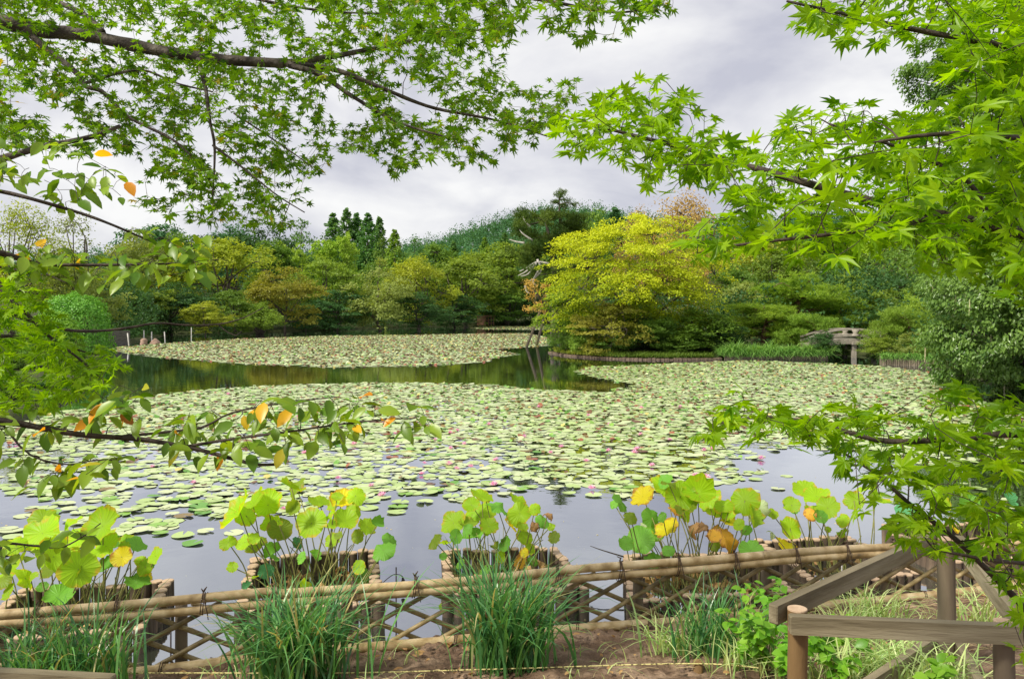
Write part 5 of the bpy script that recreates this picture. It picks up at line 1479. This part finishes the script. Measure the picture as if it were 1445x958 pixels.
# fallen leaves on the bank, flecks on the open water, seedlings
g = Geo(); n = 260
cx_ = r.uniform(-3.2, 4.4, n); cy_ = FY(cx_) - .02 - r.random(n) * 1.9; cz_ = ground_z(cx_, cy_) + .016 + .01 * r.random(n)
scatter(g, OV[0], OV[1], np.column_stack([cx_, cy_, cz_]), np.array([0, 0, 1.]) + r.normal(0, .25, (n, 3)), np.column_stack([r.normal(size=(n, 2)), r.normal(0, .1, n)]), .03 + .04 * r.random(n), r.random(n))
tag(link('leaf_litter', g.mesh('leaf_litter', M['withered'])), 'brown fallen leaves scattered over the soil', 'leaf litter', kind='stuff')
g = Geo(); n = 420
cy_ = 6.7 + r.random(n)**1.6 * 6; cx_ = r.uniform(-.66, .66, n) * cy_
k = inpoly(cx_, cy_, POND)
scatter(g, DI[0], DI[1], np.column_stack([cx_, cy_, .004 + 0 * cx_])[k], np.array([0, 0, 1.]) + r.normal(0, .08, (k.sum(), 3)), np.column_stack([r.normal(size=(k.sum(), 2)), 0 * cx_[k]]), .008 + .03 * r.random(k.sum())**3, r.random(k.sum()))
tag(link('floating_flecks', g.mesh('floating_flecks', M['straw'])), 'small bits of leaf and seed floating on the open water', 'floating debris', kind='stuff')
g = Geo(); n = 900
cx_ = r.uniform(-3.4, 4.4, n); cy_ = FY(cx_) + .1 - r.random(n) * 1.7; kk = WaveNoise(71, .8)(cx_, cy_) > .15; cx_, cy_ = cx_[kk], cy_[kk]
base = np.column_stack([cx_, cy_, ground_z(cx_, cy_)]); blades(g, base, len(base), .17, .0035, r, .5, .6)
tag(link('short_grass', g.mesh('short_grass', M['sedge'])), 'sparse short grass sprouting from the soil', 'grass', kind='stuff')

# ------------------------------------------------------------------ near trees whose branches hang into the view
def in_region(poly, n, r, noise=None, thr=-9):
    poly = np.array(poly, float); out_ = []
    x0, y0 = poly.min(0); x1, y1 = poly.max(0)
    while len(out_) < n:
        x, y = r.uniform(x0, x1, 400), r.uniform(y0, y1, 400)
        m = inpoly(x, y, poly)
        if noise is not None: m &= noise(x, y) + r.normal(0, .25, 400) > thr
        out_ += list(zip(x[m], y[m]))
    return np.array(out_[:n])
def branch(g, pts, r0, r1, n=None):
    q = [P(*p) for p in pts]; L_ = sum(np.linalg.norm(b - a) for a, b in zip(q[:-1], q[1:]))
    n = n or max(12, int(L_ / .05)); p = smooth_path(q, n)
    rad = np.linspace(r0, r1, n)
    rr_ = rad * (1 + .06 * np.sin(np.arange(n) * 1.7) + rng.normal(0, .03, n))
    tube(g, p, rr_, 10 if r0 > .02 else 7)
    return p, rad
def grow(g, brs, targets, r, sag=.05, rmax=.010, maxlen=1.5):
    nodes = np.concatenate([b[0] for b in brs]); nr = np.concatenate([b[1] for b in brs])
    order = np.argsort([((nodes - t)**2).sum(1).min() for t in targets])
    cap = len(nodes) + 14 * len(targets); buf = np.empty((cap, 3)); br = np.empty(cap); m = len(nodes)
    buf[:m], br[:m] = nodes, nr
    tw = []
    for i in order:
        t = targets[i]; d2 = ((buf[:m] - t)**2).sum(1); k = int(d2.argmin()); L_ = math.sqrt(d2[k])
        if L_ > maxlen or L_ < .03: continue
        s = buf[k].copy(); n = int(np.clip(L_ / .06, 4, 12))
        p = smooth_path([s, (s + t) / 2 + r.normal(0, .10 * L_, 3) + (0, 0, sag * L_), t], n)
        ra = np.linspace(min(br[k] * .7, rmax, .0016 + L_ * .008), .0011, n)
        tube(g, p, ra, 5, cap=False)
        buf[m:m + n - 1] = p[1:]; br[m:m + n - 1] = ra[1:]; m += n - 1
        tw.append(p)
    return tw
def maple_leaves(g, twigs, r, size, T=ML, start=.25, per=2, gap=.05, tone=None, droop=.35, jit=.5, keep=1.0):
    pos, nv, hv, rd, org, st_ = [], [], [], [], [], []
    for p in twigs:
        L_ = np.linalg.norm(np.diff(p, axis=0), axis=1).sum(); n = max(2, int(L_ * (1 - start) / gap)); tt = np.linspace(start, 1, n)
        q = smooth_path(p, 24); tb = r.random()
        for t in tt:
            if r.random() > keep: continue
            k = min(22, int(t * 23)); f = q[k + 1] - q[k]; f = f / (np.linalg.norm(f) + 1e-9)
            sd = np.cross(f, (0, 0, 1)); sd = sd / (np.linalg.norm(sd) + 1e-9)
            for s in ((1, -1) if per == 2 else (r.choice([1, -1]),)):
                h = sd * s * r.uniform(.5, 1.0) + f * r.uniform(.2, .9) + np.array([0, 0, -r.uniform(.1, 2 * droop)])
                if t == tt[-1]: h = f + sd * s * .3 + np.array([0, 0, -droop])
                h /= np.linalg.norm(h)
                org.append(q[k]); pos.append(q[k] + h * size * r.uniform(.35, .6)); hv.append(h); nv.append(np.array([0, 0, 1.0]) + r.normal(0, jit, 3)); rd.append(np.clip(tb * .45 + r.random() * .55, 0, 1))
    for p0, p1 in zip(org, pos):
        s_ = np.cross(p1 - p0, (0.3, 1, .2)); s_ = s_ / (np.linalg.norm(s_) + 1e-9) * .0007
        st_.append(np.stack([p0 - s_, p0 + s_, p1 + s_, p1 - s_]))
    g.add(np.concatenate(st_), np.arange(4 * len(st_)).reshape(-1, 4), .97)
    n = len(pos); w_ = r.integers(0, 4, n); pos, nv, hv, rd = map(np.array, (pos, nv, hv, rd)); sz_ = size * r.uniform(.5, 1.2, n)
    for q, (Tv, Tf) in enumerate(leaf_variants(T)):
        m = w_ == q; scatter(g, Tv, Tf, pos[m], nv[m], hv[m], sz_[m], rd[m])
    return n

# --- maple at the upper left
r = np.random.default_rng(101)
foot = np.array([-4.3, 4.1, .0]); foot[2] = float(ground_z(foot[:1], foot[1:2])[0])
root = empty('maple_tree', foot, 'green maple whose long dark limb reaches in from the upper left across the sky', 'maple')
tg, cg = Geo(), Geo()
tube(tg, smooth_path([foot - (0, 0, .2), foot + (.1, 0, 1.5), foot + (.25, .05, 2.9), foot + (.2, .1, 4.4), foot + (-.1, .2, 6)], 30), np.linspace(.19, .07, 30), 12)
b1, b1r = branch(tg, [(-320, 90, 4.2), (-120, 20, 4.3), (0, 32, 4.4), (60, 44, 4.45), (120, 50, 4.5), (235, 74, 4.5), (320, 85, 4.55), (400, 90, 4.6)], .046, .027)
b2 = branch(tg, [(395, 90, 4.6), (470, 80, 4.7), (560, 62, 4.8), (620, 52, 4.9), (690, 40, 4.9)], .020, .005)
b3 = branch(tg, [(400, 90, 4.6), (470, 98, 4.6), (540, 125, 4.65), (610, 152, 4.7), (700, 170, 4.7), (780, 195, 4.7)], .019, .004)
b4 = branch(tg, [(408, 92, 4.6), (450, 105, 4.5), (500, 138, 4.45), (560, 172, 4.4), (640, 197, 4.4)], .019, .004)
b5 = branch(tg, [(42, 48, 4.45), (62, 66, 4.4), (110, 105, 4.35), (120, 122, 4.3), (145, 130, 4.3), (180, 165, 4.3), (240, 195, 4.3), (270, 220, 4.3)], .019, .005)
b6 = branch(tg, [(280, 84, 4.5), (285, 105, 4.4), (291, 130, 4.35), (296, 170, 4.3), (303, 210, 4.3), (300, 280, 4.3)], .014, .005)
b7 = branch(tg, [(145, 46, 4.5), (120, 22, 4.7), (70, -5, 4.9), (40, -40, 5)], .018, .012)
b8 = branch(tg, [(120, 118, 4.3), (165, 104, 4.4), (205, 100, 4.5), (250, 118, 4.5), (300, 130, 4.5)], .010, .004)
b9 = branch(tg, [(-60, 245, 4.2), (0, 225, 4.2), (60, 208, 4.2), (130, 193, 4.25), (170, 178, 4.3)], .021, .010)
b10 = branch(tg, [(-320, 90, 4.2), (-200, 170, 4.2), (-60, 245, 4.2)], .04, .021)
b11 = branch(tg, [(300, 205, 4.3), (340, 235, 4.3), (390, 275, 4.3), (430, 300, 4.3)], .007, .003)
b12 = branch(tg, [(330, 160, 4.6), (390, 200, 4.6), (440, 235, 4.6)], .006, .003)
b13 = branch(tg, [(560, -90, 3.6), (680, -20, 3.6), (790, 5, 3.6), (870, 18, 3.6), (935, 8, 3.6)], .012, .003)
b14 = branch(tg, [(200, -60, 4.9), (330, -10, 4.9), (450, 15, 4.9), (560, 20, 4.9)], .014, .004)
brs = [(b1, b1r), b2, b3, b4, b5, b6, b7, b8, b9, b11, b12, b14]
wn_ = WaveNoise(41, 130)
TLp = [(-30, -40), (715, -40), (722, 60), (705, 95), (690, 100), (740, 118), (830, 108), (832, 140), (780, 172), (745, 212), (690, 228), (650, 232), (610, 225), (560, 248), (540, 230), (500, 205), (440, 245), (400, 240), (438, 285), (440, 322), (395, 318), (345, 335), (300, 318), (250, 305), (180, 280), (215, 225), (165, 215), (-30, 215)]
pts = in_region(TLp, 2300, r, wn_, -.7)
dd = 4.82 + r.normal(0, .40, len(pts)) + (pts[:, 0] - 400) / 2600
tgts = np.array([P(x, y, d) for (x, y), d in zip(pts, dd)])
tw = grow(tg, brs, tgts, r)
maple_leaves(cg, tw, r, .052, gap=.041, jit=.55)
pts = in_region([(600, -40), (945, -40), (950, 10), (880, 45), (820, 60), (770, 45), (735, 45), (720, 60), (600, 60), (560, 0)], 190, r)
tgts = np.array([P(x, y, 3.6 + r.normal(0, .25)) for x, y in pts])
tw2 = grow(tg, [b13], tgts, r); maple_leaves(cg, tw2, r, .052, gap=.05, T=MLF)
put('trunk', tg, M['bark'], root, True); put('crown', cg, M['maple'], root)

# --- bright maple at the right
r = np.random.default_rng(202)
foot = np.array([2.75, 2.55, 0]); foot[2] = float(ground_z(foot[:1], foot[1:2])[0])
root = empty('maple_tree', foot, 'bright green maple with large leaves filling the right side close to the camera', 'maple')
tg, cg = Geo(), Geo()
tube(tg, smooth_path([foot - (0, 0, .2), foot + (-.05, 0, 1.2), foot + (.1, .05, 2.6), foot + (.05, 0, 4.4)], 26), np.linspace(.13, .06, 26), 12)
def bR(pts, a, b): return branch(tg, pts, a, b)
r1 = bR([(1750, 420, 2.6), (1560, 365, 2.25), (1445, 331, 2.1), (1330, 303, 2.1), (1240, 287, 2.15), (1150, 262, 2.2), (1060, 236, 2.3), (960, 208, 2.4), (880, 188, 2.5), (800, 165, 2.5)], .019, .004)
r2 = bR([(1750, 600, 2.6), (1560, 625, 2.2), (1445, 612, 2.0), (1350, 618, 1.98), (1250, 622, 2.0), (1160, 600, 2.05), (1080, 588, 2.1), (1000, 600, 2.15)], .012, .003)
r3 = bR([(1680, 1000, 2.3), (1500, 905, 2.1), (1420, 830, 2.05), (1350, 762, 2.05), (1290, 716, 2.1), (1235, 668, 2.15), (1180, 632, 2.2)], .011, .003)
r4 = bR([(1700, 100, 2.4), (1520, 80, 2.1), (1400, 62, 2.0), (1290, 42, 2.0), (1200, 22, 2.0), (1110, 2, 2.0)], .012, .003)
r5 = bR([(1640, 220, 2.3), (1500, 205, 2.0), (1400, 190, 1.8), (1320, 190, 1.75), (1240, 200, 1.75)], .010, .003)
r6 = bR([(1330, 303, 2.1), (1260, 320, 1.95), (1180, 330, 1.9), (1090, 340, 1.9), (1010, 350, 1.95)], .007, .003)
r7 = bR([(1400, 318, 2.1), (1370, 260, 2.1), (1310, 225, 2.15), (1230, 195, 2.2), (1170, 175, 2.2)], .008, .003)
r8 = bR([(1640, 820, 2.2), (1500, 800, 1.9), (1400, 790, 1.8), (1320, 775, 1.8)], .007, .003)
Rt = [(1090, -30), (1470, -30), (1470, 150), (1400, 150), (1340, 100), (1290, 58), (1220, 68), (1180, 50), (1135, 30)]
Rm = [(772, 172), (830, 140), (900, 112), (960, 105), (985, 175), (1060, 205), (1125, 165), (1180, 150), (1260, 162), (1330, 140), (1390, 120), (1470, 120), (1470, 430), (1380, 388), (1250, 358), (1110, 362), (1070, 345), (1010, 368), (965, 355), (985, 335), (1040, 295), (1020, 265), (920, 262), (860, 222), (795, 205)]
Rl = [(985, 605), (1060, 548), (1100, 582), (1180, 575), (1260, 560), (1310, 548), (1470, 545), (1470, 655), (1350, 652), (1250, 655), (1200, 638), (1100, 622), (1030, 625)]
Rb = [(1175, 640), (1260, 640), (1340, 655), (1470, 640), (1470, 960), (1440, 920), (1415, 830), (1350, 782), (1290, 765), (1240, 735), (1210, 710)]
brs = [r1, r2, r3, r4, r5, r6, r7, r8]
tg_all = []
for poly, n, d0, sd_ in ((Rt, 130, 2.1, .2), (Rm, 600, 2.25, .3), (Rl, 100, 2.0, .14), (Rb, 100, 2.0, .17), ([(1330, 20), (1470, -20), (1470, 400), (1390, 380), (1360, 200)], 110, 2.2, .3)):
    for x, y in in_region(poly, n, r): tg_all.append(P(x, y, d0 + (.25 if x < 1000 and y < 300 else 0) + r.normal(0, sd_)))
tw = grow(tg, brs, np.array(tg_all), r, rmax=.005)
maple_leaves(cg, tw, r, .051, T=MLF, gap=.054, jit=.5, droop=.3)
put('trunk', tg, M['twig'], root, True); put('crown', cg, M['mapleR'], root)

# --- maple clump at the left, in the middle distance
r = np.random.default_rng(303)
foot = np.array([-2.6, 2.9, 0]); foot[2] = float(ground_z(foot[:1], foot[1:2])[0])
root = empty('maple_tree', foot, 'young green maple at the left edge below the yellow-spotted cherry branches', 'maple')
tg, cg = Geo(), Geo()
tube(tg, smooth_path([foot - (0, 0, .2), foot + (.05, 0, .9), foot + (.0, .1, 1.9), foot + (.1, .1, 3)], 20), np.linspace(.06, .02, 20), 8)
l1 = branch(tg, [(-260, 330, 3.0), (-60, 300, 3.1), (0, 405, 3.1), (40, 445, 3.1), (70, 475, 3.1), (110, 505, 3.1), (150, 540, 3.15)], .012, .003)
l2 = branch(tg, [(-260, 430, 3.0), (-60, 470, 3.1), (20, 475, 3.1), (80, 485, 3.1), (130, 500, 3.1)], .009, .003)
l3 = branch(tg, [(-260, 330, 3.0), (-80, 420, 3.2), (0, 410, 3.2), (60, 415, 3.2)], .008, .003)
pts = in_region([(-30, 395), (40, 385), (70, 430), (85, 470), (150, 490), (178, 512), (150, 548), (110, 560), (60, 580), (-30, 575)], 300, r)
tw = grow(tg, [l1, l2, l3], np.array([P(x, y, 3.15 + r.normal(0, .22)) for x, y in pts]), r, rmax=.005)
maple_leaves(cg, tw, r, .046, gap=.055, T=MLF, jit=.5)
put('trunk', tg, M['twig'], root, True); put('crown', cg, M['mapleR'], root)

# --- cherry at the left: oval leaves, some yellow and orange
r = np.random.default_rng(404)
foot = np.array([-2.9, 1.9, 0]); foot[2] = float(ground_z(foot[:1], foot[1:2])[0])
root = empty('cherry_tree', foot, 'cherry with oval leaves turning yellow and orange, thin branches from the left edge', 'cherry')
tg, cg = Geo(), Geo()
tube(tg, smooth_path([foot - (0, 0, .2), foot + (.05, 0, 1.2), foot + (.15, .05, 2.2), foot + (.0, .1, 3.6)], 20), np.linspace(.10, .05, 20), 10)
c1 = branch(tg, [(-500, 560, 2.3), (-200, 575, 2.5), (0, 594, 2.7), (60, 604, 2.75), (120, 614, 2.8), (200, 620, 2.85), (270, 632, 2.85), (320, 645, 2.85), (360, 655, 2.85), (395, 655, 2.85)], .014, .005)
c2 = branch(tg, [(160, 617, 2.82), (230, 610, 2.9), (285, 603, 2.9), (320, 585, 2.95), (360, 575, 2.95), (420, 566, 3.0), (475, 560, 3.0)], .0055, .002)
c3 = branch(tg, [(262, 630, 2.85), (330, 619, 2.85), (400, 610, 2.85), (470, 600, 2.9), (540, 592, 2.9), (585, 590, 2.9)], .0055, .002)
c4 = branch(tg, [(-400, 330, 2.4), (-150, 320, 2.6), (0, 357, 2.8), (30, 366, 2.85), (60, 373, 2.9), (130, 374, 2.9), (210, 373, 2.95), (285, 370, 3.0)], .014, .0025)
c5 = branch(tg, [(-400, 250, 2.4), (-100, 255, 2.8), (0, 270, 3.0), (60, 285, 3.0), (120, 303, 3.05), (160, 318, 3.05), (200, 335, 3.1), (245, 352, 3.1), (280, 350, 3.1)], .010, .002)
c6 = branch(tg, [(-400, 720, 2.3), (-100, 770, 2.6), (0, 766, 2.9), (50, 770, 3.0), (85, 772, 3.0), (115, 758, 3.0), (142, 738, 3.05)], .006, .002)
c7 = branch(tg, [(0, 594, 2.7), (40, 640, 2.7), (90, 655, 2.7), (130, 650, 2.7), (165, 648, 2.7)], .004, .0015)
c8 = branch(tg, [(-60, 420, 3.2), (20, 445, 3.3), (90, 465, 3.5), (140, 467, 3.7), (185, 462, 3.8), (222, 456, 3.9), (268, 459, 4.0), (312, 457, 4.1), (345, 448, 4.1), (372, 434, 4.1)], .009, .002)
c9 = branch(tg, [(308, 458, 4.1), (320, 468, 4.1), (333, 473, 4.1), (341, 467, 4.1)], .0035, .002)
c10 = branch(tg, [(-60, 395, 3.2), (30, 380, 3.2), (60, 385, 3.2), (95, 400, 3.2)], .005, .002)
regs = [([(100, 600), (180, 590), (285, 580), (350, 565), (480, 550), (600, 585), (620, 600), (560, 605), (480, 625), (350, 640), (280, 645), (200, 620)], 92, 2.87, [c1, c2, c3], .12),
        ([(-20, 570), (60, 570), (130, 550), (200, 535), (225, 545), (205, 565), (120, 600), (60, 620), (-20, 625)], 34, 2.75, [c1], .12),
        ([(-20, 345), (60, 340), (130, 355), (280, 355), (298, 385), (220, 390), (140, 400), (60, 395), (-20, 390)], 80, 2.93, [c4], .1),
        ([(-20, 185), (90, 190), (150, 215), (190, 250), (170, 280), (110, 290), (60, 280), (-20, 260)], 46, 3.0, [c5], .15),
        ([(150, 305), (190, 320), (250, 335), (290, 330), (285, 365), (230, 350), (180, 335)], 22, 3.08, [c5], .08),
        ([(20, 640), (100, 640), (165, 635), (170, 655), (100, 680), (75, 690), (30, 675)], 28, 2.72, [c7], .08),
        ([(-20, 750), (60, 755), (140, 730), (160, 745), (60, 790), (-20, 800)], 22, 2.95, [c6], .1)]
def oval_leaves(g, twigs, r, size, gap=.055):
    pos, nv, hv = [], [], []
    for p in twigs:
        L_ = np.linalg.norm(np.diff(p, axis=0), axis=1).sum(); n = max(2, int(L_ / gap)); q = smooth_path(p, 20)
        for i, t in enumerate(np.linspace(.25, 1, n)):
            k = min(18, int(t * 19)); f = q[k + 1] - q[k]; f = f / (np.linalg.norm(f) + 1e-9); sd = np.cross(f, (0, 0, 1)); s = 1 if i % 2 else -1
            h = sd * s * r.uniform(.3, .9) + f * r.uniform(.2, .8) + np.array([0, 0, -r.uniform(.1, 1.3)])
            h /= np.linalg.norm(h); pos.append(q[k] + h * .012); hv.append(h); nv.append(np.array([r.normal(0, .5), -.35 + r.normal(0, .5), .8]))
    n = len(pos)
    scatter(g, OV[0], OV[1], np.array(pos), np.array(nv), np.array(hv), size * r.uniform(.6, 1.15, n), r.random(n))
for poly, n, d0, bb, sd_ in regs:
    pts = in_region(poly, n, r)
    tw = grow(tg, bb, np.array([P(x, y, d0 + r.normal(0, sd_)) for x, y in pts]), r, rmax=.003, maxlen=.6)
    oval_leaves(cg, tw, r, .074, .05)
put('trunk', tg, M['twig'], root, True); put('crown', cg, M['cherry'], root, True)
